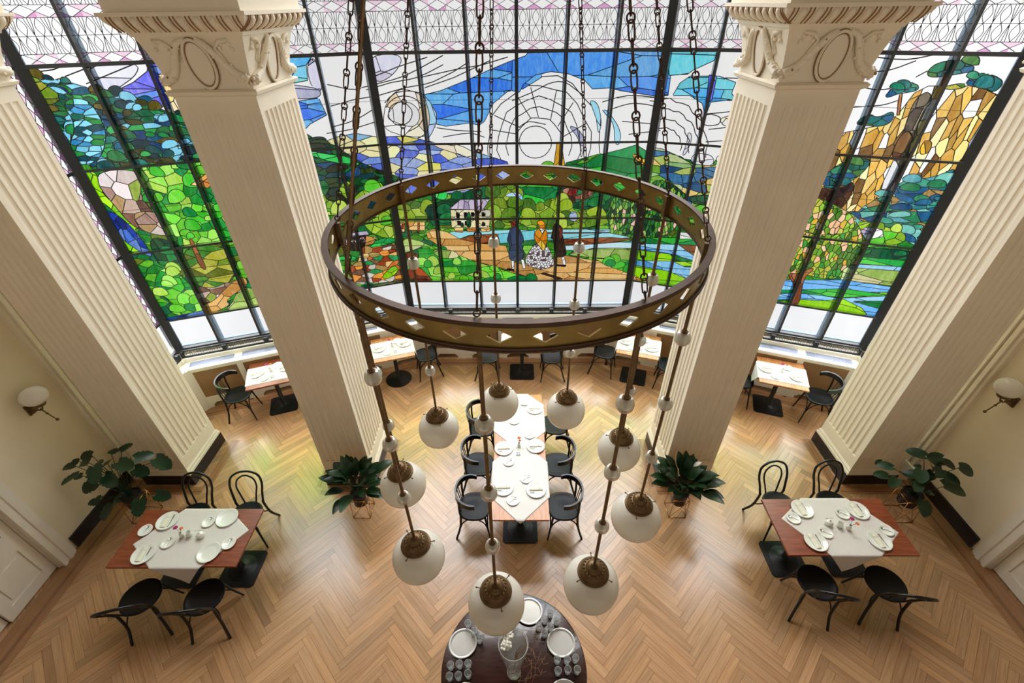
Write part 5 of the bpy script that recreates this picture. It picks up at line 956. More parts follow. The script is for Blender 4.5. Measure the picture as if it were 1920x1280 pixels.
for i,a in enumerate(angs):
    x,y,_=pol(RO-.035,a,0)
    if p0 is None:
        p0=pr_.build('pendant_rod','brassd',ch,smooth=True); r0=p0
        for zz in zb:
            o=bead.build('glass_bead','bead',r0,smooth='all') if zz==zb[0] else bo.copy()
            if zz==zb[0]: bo=o
            else: COL.objects.link(o); o.parent=r0
            o.location=(0,0,zz)
            o=bcap.build('bead_cap','brassd',r0,smooth=True) if zz==zb[0] else bc.copy()
            if zz==zb[0]: bc=o
            else: COL.objects.link(o); o.parent=r0
            o.location=(0,0,zz)
            o=bnut.build('bead_nut','brassd',r0,smooth=True) if zz==zb[0] else bn.copy()
            if zz==zb[0]: bn=o
            else: COL.objects.link(o); o.parent=r0
            o.location=(0,0,zz)
        g=globe.build('globe_shade','globe',r0,smooth='all',label='large opal glass globe'); g.location=(0,0,ZG)
        c=cap.build('globe_cap','brassd',r0,smooth=True); c.location=(0,0,ZG)
        s_=scr.build('thumb_screws','brassd',r0); s_.location=(0,0,ZG)
        kid=list(r0.children)
        r0.location=(x,y,0); r0.rotation_euler=(0,0,R(a))
    else:
        r=r0.copy(); COL.objects.link(r); r.parent=ch; r.location=(x,y,0); r.rotation_euler=(0,0,R(a))
        for o in kid:
            c=o.copy(); COL.objects.link(c); c.parent=r
# ---------------------------------------------------------------- chairs
def leg_brace(mb,p,q,top,r=.009):
    # bentwood arch between two legs, reaching up under the seat
    P=[]
    for k in range(13):
        t=k/12; x=p[0]+(q[0]-p[0])*t; y=p[1]+(q[1]-p[1])*t; h=p[2]+(top-p[2])*(math.sin(PI*t)**.55)
        P.append((x,y,h))
    mb.tube(P,r,6)
def make_seat(t,round_):
    s=MB(); pr=[(.001,.462),(.12,.463),(.175,.468),(.192,.472),(.203,.468),(.207,.458),(.203,.446),(.19,.44),(.001,.44)]
    s.lathe(pr,36,sx=1.0,sy=.98,sq=0 if round_ else .7,cap=False); s.build('seat','seatblack',t,smooth=True)
def bistro(label,group):
    t=thing('bistro_chair',label,'chair',(0,0,0),0,group)
    make_seat(t,False)
    for sx in (-1,1):
        l=MB(); l.tube(smoothpath([(sx*.15,.14,.45),(sx*.165,.165,.25),(sx*.2,.2,0)]),[.016-.006*k/12 for k in range(13)],8); l.build('leg','black',t,smooth='all')
        l=MB(); l.tube(smoothpath([(sx*.175,-.165,.78),(sx*.165,-.17,.6),(sx*.155,-.165,.44),(sx*.16,-.19,.22),(sx*.185,-.25,0)]),[.0145]*25,8); l.build('leg','black',t,smooth='all')
    b=MB()
    leg_brace(b,(-.17,.17,.22),(.17,.17,.22),.43); leg_brace(b,(-.16,-.185,.24),(.16,-.185,.24),.43)
    for sx in (-1,1): leg_brace(b,(sx*.172,.168,.22),(sx*.162,-.185,.24),.43)
    b.build('brace','black',t,smooth='all')
    r_=MB(); n=26; vs=[];fs=[]
    for k in range(n+1):
        u=-1+2*k/n; a=u*R(104); x=.228*math.sin(a); y=-.035-.2*math.cos(a)*1.0
        y=-.02-.2*math.cos(a); z=.79-.03*abs(u)**3; h=.042*(1-.25*abs(u)**4)
        nx,ny=math.sin(a),-math.cos(a); th=.011
        for dx,dz in ((-th,-h),(th,-h),(th,h),(-th,h)): vs.append((x+nx*dx,y+ny*dx,z+dz))
    for k in range(n):
        for q in range(4): fs.append((k*4+q,k*4+(q+1)%4,(k+1)*4+(q+1)%4,(k+1)*4+q))
    fs+=[(3,2,1,0),(n*4,n*4+1,n*4+2,n*4+3)]
    r_.add(vs,fs); r_.build('back_rail','black',t,smooth=True)
    for x in (-.1,-.035,.035,.1):
        s=MB(); s.tube([(x*.8,-.165,.46),(x,-.21,.77)],.0065,6); s.build('spindle','black',t,smooth='all')
    for sx in (-1,1):
        s=MB(); s.tube([(sx*.175,-.165,.6),(sx*.225,-.03,.765)],.007,6); s.build('arm_strut','black',t,smooth='all') if False else None
    return t
def hoopchair(label,group):
    t=thing('bentwood_chair',label,'chair',(0,0,0),0,group)
    make_seat(t,True)
    for sx in (-1,1):
        l=MB(); l.tube(smoothpath([(sx*.14,.13,.45),(sx*.16,.155,.25),(sx*.195,.2,0)]),[.0165-.006*k/12 for k in range(13)],8); l.build('leg','black',t,smooth='all')
        l=MB(); l.tube(smoothpath([(sx*.17,-.17,.5),(sx*.165,-.175,.4),(sx*.17,-.2,.2),(sx*.2,-.27,0)]),.0155,8); l.build('leg','black',t,smooth='all')
    b=MB(); b.tube(smoothpath([(-.17,-.17,.48),(-.185,-.215,.61),(-.2,-.27,.73),(-.17,-.32,.83),(-.08,-.345,.88),(0,-.35,.89),(.08,-.345,.88),(.17,-.32,.83),(.2,-.27,.73),(.185,-.215,.61),(.17,-.17,.48)],5),.0145,8); b.build('back_hoop','black',t,smooth='all')
    b=MB(); b.tube(smoothpath([(-.07,-.185,.46),(-.1,-.225,.59),(-.125,-.265,.70),(-.105,-.3,.785),(-.045,-.32,.83),(0,-.325,.84),(.045,-.32,.83),(.105,-.3,.785),(.125,-.265,.70),(.1,-.225,.59),(.07,-.185,.46)],5),.0105,8); b.build('inner_hoop','black',t,smooth='all')
    b=MB()
    for sx in (-1,1):
        b.tube(smoothpath([(sx*.162,.155,.24),(sx*.135,.11,.34),(sx*.06,.09,.43)]),.0085,6); b.tube(smoothpath([(sx*.17,-.195,.24),(sx*.14,-.12,.34),(sx*.07,-.08,.43)]),.0085,6)
    b.build('brace','black',t,smooth='all')
    return t
G1='bent-rail bistro chairs'; G2='hoop-backed bentwood chairs'
proto=bistro('black bistro chair on the right of the centre table, nearest the buffet',G1)
proto.location=(.58,3.46,0); proto.rotation_euler=(0,0,R(90))
spots=[(.555,4.12,90,'black bistro chair in the middle of the right side of the centre table'),
(.57,4.88,90,'black bistro chair on the right of the centre table, nearest the window'),
(-.57,3.46,-90,'black bistro chair on the left of the centre table, nearest the buffet'),
(-.56,4.13,-90,'black bistro chair in the middle of the left side of the centre table'),
(-.55,4.84,-90,'black bistro chair on the left of the centre table, nearest the window'),
(-4.70,5.57,-78,'black bistro chair at the left end of the far left window table'),
(-2.79,6.27,-72,'black bistro chair left of the round-footed window table, partly behind the column'),
(-1.70,6.63,108,'black bistro chair right of the round-footed window table'),
(-.55,6.58,-92,'black bistro chair left of the middle window table under the chandelier rim'),
(.62,6.56,90,'black bistro chair right of the middle window table under the chandelier rim'),
(1.62,6.69,-110,'black bistro chair left of the right window table'),
(2.70,6.30,72,'black bistro chair right of the right window table, next to the column'),
(3.82,5.90,-108,'black bistro chair at the left of the far right window table, half behind the column'),
(4.92,5.48,76,'black bistro chair at the right end of the far right window table')]
for x,y,a,l in spots: dup(proto,(x,y,0),R(a),l)
hp=hoopchair('black bentwood chair in front of the left table, nearest the left wall',G2); hp.location=(-4.19,2.33,0); hp.rotation_euler=(0,0,R(16))
for x,y,a,l in [(-3.48,2.33,8,'black bentwood chair in front of the left table, nearest the middle of the room'),
(-4.17,3.31,176,'black bentwood chair behind the left table, beside the big-leaved plant'),
(-3.50,3.33,186,'black bentwood chair behind the left table at its window corner'),
(3.33,2.50,-14,'black bentwood chair in front of the right table, nearest the middle of the room'),
(4.08,2.49,-9,'black bentwood chair in front of the right table, nearest the right wall'),
(3.36,3.48,190,'black bentwood chair behind the right table at its left corner'),
(4.06,3.49,187,'black bentwood chair behind the right table, in front of the pier')]:
    dup(hp,(x,y,0),R(a),l)

# ---------------------------------------------------------------- tables
def table(x,y,rz,w,d,wood,label,group,foot='square',fs=.46):
    t=thing('dining_table',label,'table',(x,y,0),rz,group)
    tp=MB(); tp.box(-w/2,w/2,-d/2,d/2,.722,.75); 
    o=tp.build('tabletop',wood,t)
    bv=o.modifiers.new('b','BEVEL'); bv.width=.003; bv.segments=2
    pd=MB(); pd.lathe([(.05,.03),(.035,.05),(.034,.68),(.05,.7),(.05,.722)],16); pd.build('pedestal','iron',t,smooth=True)
    b=MB()
    if foot=='round': b.lathe([(.24,.0),(.24,.012),(.2,.02),(.08,.032),(.04,.05)],40)
    else:
        h=fs/2; r_=.03; b.prism([(-h+r_,-h),(h-r_,-h),(h,-h+r_),(h,h-r_),(h-r_,h),(-h+r_,h),(-h,h-r_),(-h,-h+r_)],0,.014); b.lathe([(.17,.014),(.12,.022),(.06,.03),(.04,.05)],32)
    b.build('foot_plate','iron',t,smooth=True)
    return t
TG='dining tables'
for x,l in ((-4.20,'reddish wooden table, wall half of the left four-seat pair'),(-3.48,'reddish wooden table, inner half of the left four-seat pair')):
    table(x,2.86 if x<-4 else 2.875,0,.72,.71,'redwood',l,TG)
for x,l in ((3.35,'reddish wooden table, inner half of the right four-seat pair'),(4.07,'reddish wooden table, wall half of the right four-seat pair')):
    table(x,3.01,0,.72,.71,'redwood',l,TG)
for y,l in ((3.44,'amber wooden table at the near end of the long centre row'),(4.16,'amber wooden table in the middle of the long centre row'),(4.88,'amber wooden table at the window end of the long centre row')):
    table(.02,y,0,.70,.72,'orangewood',l,TG)
BT=[(-4.15,5.80,20,'redwood','far left window table','square'),(-2.25,6.47,18,'orangewood','round-footed window table','round'),(.075,6.66,0,'orangewood','middle window table','square'),(2.17,6.52,-18,'orangewood','right window table','square'),(4.34,5.735,-19.5,'orangewood','far right window table','square')]
for x,y,a,w_,nm,ft in BT: table(x,y,R(a),.72,.70,w_,{'far left window table':'reddish wooden table at the far left under the angled window','round-footed window table':'amber wooden table on a round black foot by the left window','middle window table':'amber wooden table by the middle window, mostly behind the chandelier rim','right window table':'amber wooden table by the window just left of the right column','far right window table':'amber wooden table at the far right under the angled window'}[nm],TG,ft)
# cloths: square linen laid diagonally, hanging over the edges
def drape(x0,x1,y0,y1,cx,cy,S,ang,top,name,label,grp,rz=0,loc=None,Sy=None,taper=0,res=.0125):
    Sy=Sy or S
    mb=MB(); nx=int(S/res);ny=int(Sy/res); vs=[]
    for j in range(ny+1):
        for i in range(nx+1):
            u=-S/2+S*i/nx; v=-Sy/2+Sy*j/ny
            if taper: v*=1-taper*max(0,(abs(u)-.36)/(S/2-.36))
            px,py=rot2(u,v,ang); px+=cx;py+=cy; dz=0
            qx=min(max(px,x0),x1); qy=min(max(py,y0),y1); d=math.hypot(px-qx,py-qy)
            z=top+.0012*math.sin(u*21)*math.sin(v*17)+.001
            if d>0:
                nxv=(px-qx)/d;nyv=(py-qy)/d; k=min(d,.012); fo=.010*math.sin(4*(u-v)/S*PI)*min(1,d/.1)
                px=qx+nxv*(k+.004+max(0,d-.03)*.12+fo*.5);py=qy+nyv*(k+.004+max(0,d-.03)*.12+fo*.5); z=top+.001-max(0,d-k*.6)
            vs.append((px,py,z))
    fs=[(j*(nx+1)+i,j*(nx+1)+i+1,(j+1)*(nx+1)+i+1,(j+1)*(nx+1)+i) for j in range(ny) for i in range(nx)]
    mb.add(vs,fs); o=mb.build(name,'linen',None,smooth='all'); so=o.modifiers.new('s','SOLIDIFY'); so.thickness=.0016; so.offset=1
    tag(o,label,'tablecloth',grp)
    if loc: o.location=loc; o.rotation_euler=(0,0,rz)
    return o
CG='white table linen'
drape(-4.56,-3.12,2.505,3.22,-3.80,2.86,.90,R(53),.7505,'tablecloth','white square cloth laid diagonally over the left four-seat table',CG)
drape(2.99,4.43,2.655,3.365,3.74,3.01,.90,R(37),.7505,'tablecloth','white square cloth laid diagonally over the right four-seat table',CG)
drape(-.33,.37,3.08,5.24,.02,4.74,.90,R(45),.7505,'tablecloth','white square cloth on the window end of the centre table row',CG)
drape(-.33,.37,3.08,5.24,.02,3.66,.90,R(45),.7525,'tablecloth','white square cloth on the near end of the centre table row',CG)
for x,y,a,w_,nm,ft in BT:
    drape(-.36,.36,-.35,.35,0,-.02,1.2,0,.7505,'table_runner','white cloth runner hanging off both sides of the '+nm,CG,R(a),(x,y,0),Sy=.46,taper=.7)
# tableware prototypes
def proto_plate():
    m=MB(); m.lathe([(.001,.004),(.075,.004),(.085,.007),(.105,.014),(.122,.017),(.1235,.0185),(.121,.020),(.104,.0175),(.086,.0105),(.075,.0075),(.001,.0075)],40,cap=False)
    return m
plate_me=None
def small(name,mb,mat,**k): return mb.build(name,mat,None,smooth=True,**k)
first={}
def put(kind,make,loc,rz,label,cat,grp):
    if kind not in first:
        o=make(); first[kind]=o; o['category']=cat
        o.location=loc;o.rotation_euler=(0,0,rz);o['label']=label;o['group']=grp; return o
    return dup(first[kind],loc,rz,label,grp)
def mk_plate(): 
    return small('dinner_plate',proto_plate(),'china')
def mk_saucer():
    m=MB(); m.lathe([(.001,.003),(.045,.003),(.052,.006),(.07,.012),(.0765,.0145),(.077,.016),(.075,.0165),(.052,.0095),(.045,.006),(.001,.006)],32,cap=False); return small('bread_plate',m,'china')
def mk_nap():
    t=thing('napkin','','napkin'); m=MB(); vs=[];fs=[];n=10
    pr=[(-.03,0),(-.032,.008),(-.024,.015),(0,.018),(.024,.015),(.032,.008),(.03,0)]
    for k in range(n+1):
        x=-.085+.17*k/n; w=1-.12*math.exp(-((x-.04)/.012)**2)
        for a,b_ in pr: vs.append((x,a*w,b_*w))
    q=len(pr)
    for k in range(n):
        for i in range(q): fs.append((k*q+i,k*q+(i+1)%q,(k+1)*q+(i+1)%q,(k+1)*q+i))
    fs+=[tuple(range(q)),tuple(n*q+i for i in range(q-1,-1,-1))]
    m.add(vs,fs); m.build('folded_cloth','napkin',t,smooth=True)
    r=MB(); r.lathe([(.029,-.007),(.03,0),(.029,.007)],16,cap=False); o=r.build('ribbon','linen',t); o.rotation_euler=(0,R(90),0); o.scale=(.32,1,1); o.location=(.04,0,.0092)
    return t
def mk_knife():
    m=MB(); m.tube([(-.09,0,.003),(-.02,0,.003)],[.0042,.0035],6); m.prism([(-.02,-.004),(.075,-.007),(.095,.002),(.07,.006),(-.02,.004)],.0018,.0034); return small('table_knife',m,'steel')
def mk_spoon():
    m=MB(); m.tube([(-.07,0,.004),(0,0,.006),(.03,0,.003)],[.003,.0022,.003],6); m.lathe([(.001,.001),(.009,.002),(.012,.005),(.0125,.0065),(.0085,.0035),(.001,.0025)],14,(.045,0,0),sx=1.5,cap=False); return small('teaspoon',m,'steel')
def mk_bowl():
    t=thing('sugar_bowl','','bowl'); m=MB(); m.lathe([(.02,0),(.035,.006),(.044,.022),(.045,.036),(.038,.048),(.032,.05)],24); m.build('bowl','china',t,smooth=True)
    l=MB(); l.lathe([(.036,.05),(.034,.056),(.018,.064),(.006,.066),(.006,.072),(.009,.078),(.003,.083)],24); l.build('lid','china',t,smooth=True); return t
def mk_jug():
    t=thing('milk_jug','','jug'); m=MB(); m.lathe([(.02,0),(.03,.01),(.034,.03),(.027,.055),(.031,.066),(.029,.066),(.025,.055),(.03,.03),(.001,.012)],22,cap=False); m.build('body','china',t,smooth=True)
    h=MB(); h.tube(smoothpath([(.028,0,.055),(.055,0,.05),(.05,0,.02),(.032,0,.018)]),.004,6); h.build('handle','china',t,smooth='all'); return t
def mk_shaker():
    t=thing('salt_and_pepper_set','','cruet'); m=MB(); m.box(-.03,.03,-.014,.014,0,.006); m.build('tray','steel',t)
    for x in (-.015,.015):
        g=MB(); g.lathe([(.012,.006),(.0125,.03),(.010,.036)],14,(x,0,0)); o=g.build('shaker','glass' ,t,smooth=True)
        c=MB(); c.lathe([(.011,.036),(.011,.044),(.004,.048)],14,(x,0,0)); c.build('cap','steel',o,smooth=True)
    return t
def flower(t,x,y,z,mat,r=.025,base=(0,0,.06),seed=1):
    q=random.Random(seed); s=MB(); s.tube(smoothpath([base,(x*.4,y*.4,(z+base[2])/2),(x,y,z)]),.0018,5); st=s.build('flower_stem','stem',t,smooth='all')
    f=MB()
    for k in range(22):
        a=k*2.4; d=r*math.sqrt(k/22.0)*.8; c=(x+d*math.cos(a),y+d*math.sin(a),z+r*.5*(1-(d/r)**2)); f.sphere(c,r*.3,6,4,sz=.6)
    f.build('flower_head',mat,st,smooth='all')
def mk_vase(cols,key):
    def g():
        t=thing('bud_vase','','vase'); m=MB(); m.lathe([(.022,0),(.027,.012),(.024,.04),(.014,.062),(.016,.072),(.014,.072),(.011,.06)],20,cap=False); m.add([(0,0,0)],[]); m.build('vase_body','china',t,smooth=True)
        for i,(mat,x,y,z,r) in enumerate(cols): flower(t,x,y,z,mat,r,seed=i+3)
        return t
    return g
VF=[('petalp',-.03,.02,.14,.027),('petalo',.035,.015,.135,.022)]
def setting(kind,x,y,z,a,lab_plate,place,nap=True,order=0):
    put('plate',mk_plate,(x,y,z),a,'white dinner plate '+place,'plate','white dinner plates')
    if nap:
        dx,dy=rot2(0,.018,a); put('nap',mk_nap,(x+dx,y+dy,z+.0085),a,'folded napkin on the plate '+place,'napkin','folded napkins on plates')
        dx,dy=rot2(0,-.042,a); put('knife',mk_knife,(x+dx,y+dy,z+.0085),a,'knife on the plate '+place,'knife','knives on plates')
def side(x,y,z,a,place):
    put('sauc',mk_saucer,(x,y,z),a,'small white bread plate '+place,'plate','small white bread plates'); put('spoon',mk_spoon,(x,y,z+.0065),a+.5,'teaspoon on the plate '+place,'spoon','teaspoons on small plates')
ZC=.7535
for x,y,n,pl in ((-4.20,3.06,1,'at the wall end, back side of the left table'),(-4.22,2.65,1,'at the wall end, near side of the left table'),(-3.50,3.10,0,'at the inner end, back side of the left table, without napkin'),(-3.49,2.67,0,'at the inner end, near side of the left table, without napkin')):
    setting('l',x,y,ZC,R(95),'',pl,bool(n))
for x,y,pl in ((-4.39,2.94,'at the wall edge of the left table'),(-4.03,2.79,'beside the flower vase of the left table'),(-3.70,3.05,'behind the sugar bowl of the left table'),(-3.32,2.78,'at the inner edge of the left table')): side(x,y,ZC if x>-4.3 else .7505+.001,R(60),pl)
for x,y,pl in ((3.41,3.22,'at the inner end, back side of the right table'),(3.36,2.81,'at the inner end, near side of the right table'),(4.06,3.20,'at the wall end, back side of the right table'),(4.08,2.82,'at the wall end, near side of the right table')): setting('r',x,y,ZC,R(95),'',pl)
for x,y,pl in ((3.25,3.10,'at the inner corner of the right table'),(3.53,2.92,'beside the sugar bowl of the right table'),(3.86,3.16,'behind the flower vase of the right table'),(4.24,2.95,'at the wall corner of the right table')): side(x,y,ZC,R(120),pl)
ZC2=.7555
for x,y,pl in ((.25,4.92,'at the window end, right side of the centre table'),(.24,4.19,'in the middle, right side of the centre table'),(-.20,4.15,'in the middle, left side of the centre table'),(.22,3.49,'at the near end, right side of the centre table'),(-.19,3.52,'at the near end, left side of the centre table')): setting('c',x,y,ZC2,R(2),'',pl)
for x,y,pl in ((.10,5.06,'at the window end of the centre table'),(-.06,4.67,'under the globe, second row of the centre table'),(.16,4.40,'right of the orange flower on the centre table'),(-.13,3.93,'left, just in front of the salt set on the centre table'),(.10,3.66,'right, in the near half of the centre table'),(-.07,3.34,'left, nearest the buffet on the centre table')): side(x,y,ZC2,R(10),pl)
for x,y,a,w_,nm,ft in BT:
    ca=R(a)
    def LW(u,v): p=rot2(u,v,ca); return x+p[0],y+p[1]
    mir=-1 if a>0 else 1
    for u,v,sd in ((-.23,.03,'left'),(.22,-.05 if a<0 else .05,'right')):
        X_,Y_=LW(u,v); setting('b',X_,Y_,ZC,ca+R(4),'','on the %s of the %s'%(sd,nm))
    for u,v,sd in ((-.1,-.14,'front'),(.1,.15,'back')):
        X_,Y_=LW(u,v); side(X_,Y_,ZC,ca,'at the %s of the %s'%(sd,nm))
    X_,Y_=LW(.0,.02); put('vaseF',mk_vase(VF,0),(X_,Y_,ZC),ca,'white bud vase with magenta and orange flowers on the '+nm,'vase','small flower vases')
    X_,Y_=LW(.04,-.16); put('shak',mk_shaker,(X_,Y_,ZC),ca,'salt and pepper set on the '+nm,'cruet','salt and pepper sets')
put('vaseF',mk_vase(VF,0),(-3.91,2.87,ZC),0,'white bud vase with magenta and orange flowers on the left four-seat table','vase','small flower vases')
put('vaseF',mk_vase(VF,0),(3.82,2.97,ZC),R(-60),'white bud vase with magenta and orange flowers on the right four-seat table','vase','small flower vases')
v=mk_vase([('petalo',0,.03,.13,.026),('petalo',.01,.0,.11,.02)],1)(); v.location=(.01,4.2,ZC2); v['label']='white bud vase with a single orange bloom on the centre table'; v['category']='vase'; v['group']='small flower vases'
put('shak',mk_shaker,(0,4.06,ZC2),0,'salt and pepper set in front of the orange flower on the centre table','cruet','salt and pepper sets')
put('bowl',mk_bowl,(-3.69,2.87,ZC),0,'white lidded sugar bowl on the left four-seat table','bowl','white sugar bowls')
put('bowl',mk_bowl,(3.62,3.03,ZC),0,'white lidded sugar bowl on the right four-seat table','bowl','white sugar bowls')
put('jug',mk_jug,(-3.83,2.88,ZC),R(200),'small white milk jug beside the flowers on the left four-seat table','jug','white milk jugs')
put('jug',mk_jug,(3.73,3.0,ZC),R(20),'small white milk jug beside the flowers on the right four-seat table','jug','white milk jugs')
for d,nm in ((0,'left'),):
    s_=mk_spoon(); s_.name='sugar_spoon'; s_.location=(-3.705,2.885,ZC+.085); s_.rotation_euler=(0,R(60),R(100)); tag(s_,'steel spoon standing in the sugar bowl of the left table','spoon')
    s2=s_.copy(); COL.objects.link(s2); s2.location=(3.61,3.045,ZC+.085); s2['label']='steel spoon standing in the sugar bowl of the right table'

# ---------------------------------------------------------------- buffet table with trays, glasses and vase
bt=thing('buffet_table','round dark wooden buffet table with glasses and silver trays at the bottom edge','table',(-.05,1.575,0))
m=MB(); m.lathe([(.001,.722),(.64,.722),(.66,.728),(.672,.74),(.67,.752),(.655,.76),(.001,.76)],72,cap=False); m.build('tabletop','dkwood',bt,smooth=True)
m=MB(); m.lathe([(.62,.64),(.62,.722)],64,cap=False); m.build('apron','dkwood',bt,smooth=True)
m=MB(); m.lathe([(.09,.08),(.07,.2),(.1,.35),(.06,.5),(.09,.64),(.2,.7)],28); m.build('pedestal','dkwood',bt,smooth=True)
for k in range(4):
    m=MB(); a=PI/4+PI/2*k; m.tube(smoothpath([(.05*math.cos(a),.05*math.sin(a),.2),(.25*math.cos(a),.25*math.sin(a),.12),(.42*math.cos(a),.42*math.sin(a),.025)]),.025,8); m.build('leg','dkwood',bt,smooth='all')
def mk_tray():
    m=MB(); m.lathe([(.001,.003),(.115,.003),(.12,.012),(.134,.014),(.136,.017),(.132,.0185),(.12,.016),(.113,.006),(.001,.006)],48,sx=1,sy=.94,cap=False); return small('silver_tray',m,'silver')
ZBT=.7605
for x,y,a,l in ((.10,2.06,0,'silver tray at the window side of the buffet, beside the globe'),(-.54,1.77,20,'silver tray on the left of the buffet, above the glasses'),(.40,1.78,0,'silver tray on the right of the buffet, above the glasses'),(-.48,1.33,0,'silver tray at the lower left of the buffet, cut by the picture edge'),(.40,1.36,0,'silver tray at the lower right of the buffet, cut by the picture edge')):
    put('tray',mk_tray,(x,y,ZBT),R(a),l,'tray','silver trays')
def mk_glass():
    m=MB(); m.lathe([(.001,0),(.024,0),(.026,.004),(.031,.09),(.0295,.09),(.0245,.01),(.001,.009)],20,cap=False); o=small('drinking_glass',m,'glass')
    r_=MB(); r_.tube([(.0303*math.cos(2*PI*k/20),.0303*math.sin(2*PI*k/20),.0905) for k in range(20)],.0016,5,closed=True); r_.build('rim','rim',o,smooth='all')
    r_=MB(); r_.lathe([(.001,.0095),(.023,.0105),(.0245,.014),(.022,.0115),(.001,.0105)],20,cap=False); r_.build('base','rim',o,smooth=True)
    return o
GL=[('right rear diamond',[(.31,2.02),(.25,1.96),(.37,1.95),(.19,1.90),(.305,1.895),(.245,1.84)],['back','back left','back right','left','right','front']),
('left rear row',[(-.50,1.92),(-.44,1.85),(-.38,1.79)],['wall end','middle','inner end']),
('right block',[(.35,1.62),(.44,1.62),(.52,1.63),(.35,1.53),(.44,1.54),(.525,1.54)],['back left','back middle','back right','front left','front middle','front right']),
('left block',[(-.63,1.57),(-.55,1.58),(-.47,1.585),(-.63,1.485),(-.55,1.49),(-.465,1.505)],['back left','back middle','back right','front left','front middle','front right'])]
for nm,ps,ws in GL:
    for (x,y),w_ in zip(ps,ws): put('glass',mk_glass,(x,y,ZBT),0,'small clear tumbler, %s of the %s of glasses on the buffet'%(w_,nm),'glass','tumblers on the buffet')
vz=thing('glass_vase','tall clear glass vase in the centre of the dark buffet table','vase',(-.05,1.54,ZBT))
m=MB(); m.lathe([(.001,0),(.06,0),(.062,.01),(.058,.06),(.07,.2),(.095,.36),(.115,.5),(.122,.58),(.118,.62),(.125,.65),(.121,.65),(.112,.62),(.116,.58),(.108,.5),(.088,.36),(.062,.2),(.05,.06),(.001,.03)],40,cap=False); m.build('vase_wall','vaseg',vz,smooth='all')
for rr_,zz in ((.124,.65),(.117,.62),(.06,.012)):
    m=MB(); m.tube([(rr_*math.cos(2*PI*k/40),rr_*math.sin(2*PI*k/40),zz) for k in range(40)],.003,6,closed=True); m.build('glass_edge','rim',vz,smooth='all')
br=thing('dried_branch','dried twigs spreading out of the glass vase on the buffet','branch',(-.05,1.54,ZBT))
q=random.Random(4)
m=MB(); fm=MB()
for k in range(9):
    a=R(-60+q.uniform(0,110)); P=[(0,0,.05),(.03*math.cos(a),.03*math.sin(a),.4)]; r_=.03; z=.4
    for j in range(7):
        r_+=.035; z+=q.uniform(-.01,.05); a+=q.uniform(-.5,.5); P.append((r_*math.cos(a),r_*math.sin(a),z))
    m.tube(P,[.004]+[.0035-.0003*i for i in range(len(P)-1)],5)
    for j in range(3,len(P)-1,2):
        b_=a+q.choice((-1,1))*.9; p=P[j]; m.tube([p,(p[0]+.05*math.cos(b_),p[1]+.05*math.sin(b_),p[2]+.02),(p[0]+.07*math.cos(b_+.6),p[1]+.07*math.sin(b_+.6),p[2]+.03)],.0018,4)
m.build('twig','twig',br,smooth='all')
for k in range(22):
    a=R(150+q.uniform(-50,60)); d=q.uniform(.03,.12); c=(d*math.cos(a),d*math.sin(a),.6+q.uniform(0,.08))
    for j in range(4):
        b_=j*PI/2+q.random(); fm.sphere((c[0]+.016*math.cos(b_),c[1]+.016*math.sin(b_),c[2]),.013,6,4,sz=.4)
fm.build('white_blossom','petalw',br,smooth='all')

# ---------------------------------------------------------------- plants
def stand(t,w,h,wt):
    m=MB(); r_=.0045; b0=[(-w,-w,.005),(w,-w,.005),(w,w,.005),(-w,w,.005)]; tt=[(-wt,-wt,h),(wt,-wt,h),(wt,wt,h),(-wt,wt,h)]
    for i in range(4):
        j=(i+1)%4
        m.tube([b0[i],b0[j]],r_,6); m.tube([tt[i],tt[j]],r_,6); m.tube([b0[i],tt[i]],r_,6); m.tube([b0[i],tt[j]],r_*.9,6)
    m.build('wire_stand','gold',t,label='gold wire stand',smooth='all')
def leafmesh(mb,base,tip,width,nrm,shape='lance',droop=.15,n=9,split=False):
    base=Vector(base);tip=Vector(tip);ax=tip-base;L=ax.length;ax.normalize();nrm=Vector(nrm); sd=ax.cross(nrm).normalized(); up=sd.cross(ax).normalized()
    vs=[];fs=[]
    for k in range(n+1):
        t=k/n
        if shape=='lance': w=width*math.sin(PI*min(1,t*.97+.03))**.8*(1-.35*t)
        else: w=width*(math.sin(PI*(t*.93+.07))**.55)*(1-.25*t)
        if split and k in(4,6): w*=.8
        c=base+ax*(L*t)+up*(L*droop*(math.sin(PI*t*.8)-t*.6))
        bk=-L*.16*(1-t)**3 if shape!='lance' else 0
        vs+=[c-sd*w+up*w*.18+ax*bk,c-sd*w*.5+up*w*.06+ax*bk*.4,c,c+sd*w*.5+up*w*.06+ax*bk*.4,c+sd*w+up*w*.18+ax*bk]
    for k in range(n):
        for i in range(4): fs.append((k*5+i,k*5+i+1,(k+1)*5+i+1,(k+1)*5+i))
    mb.add(vs,fs)
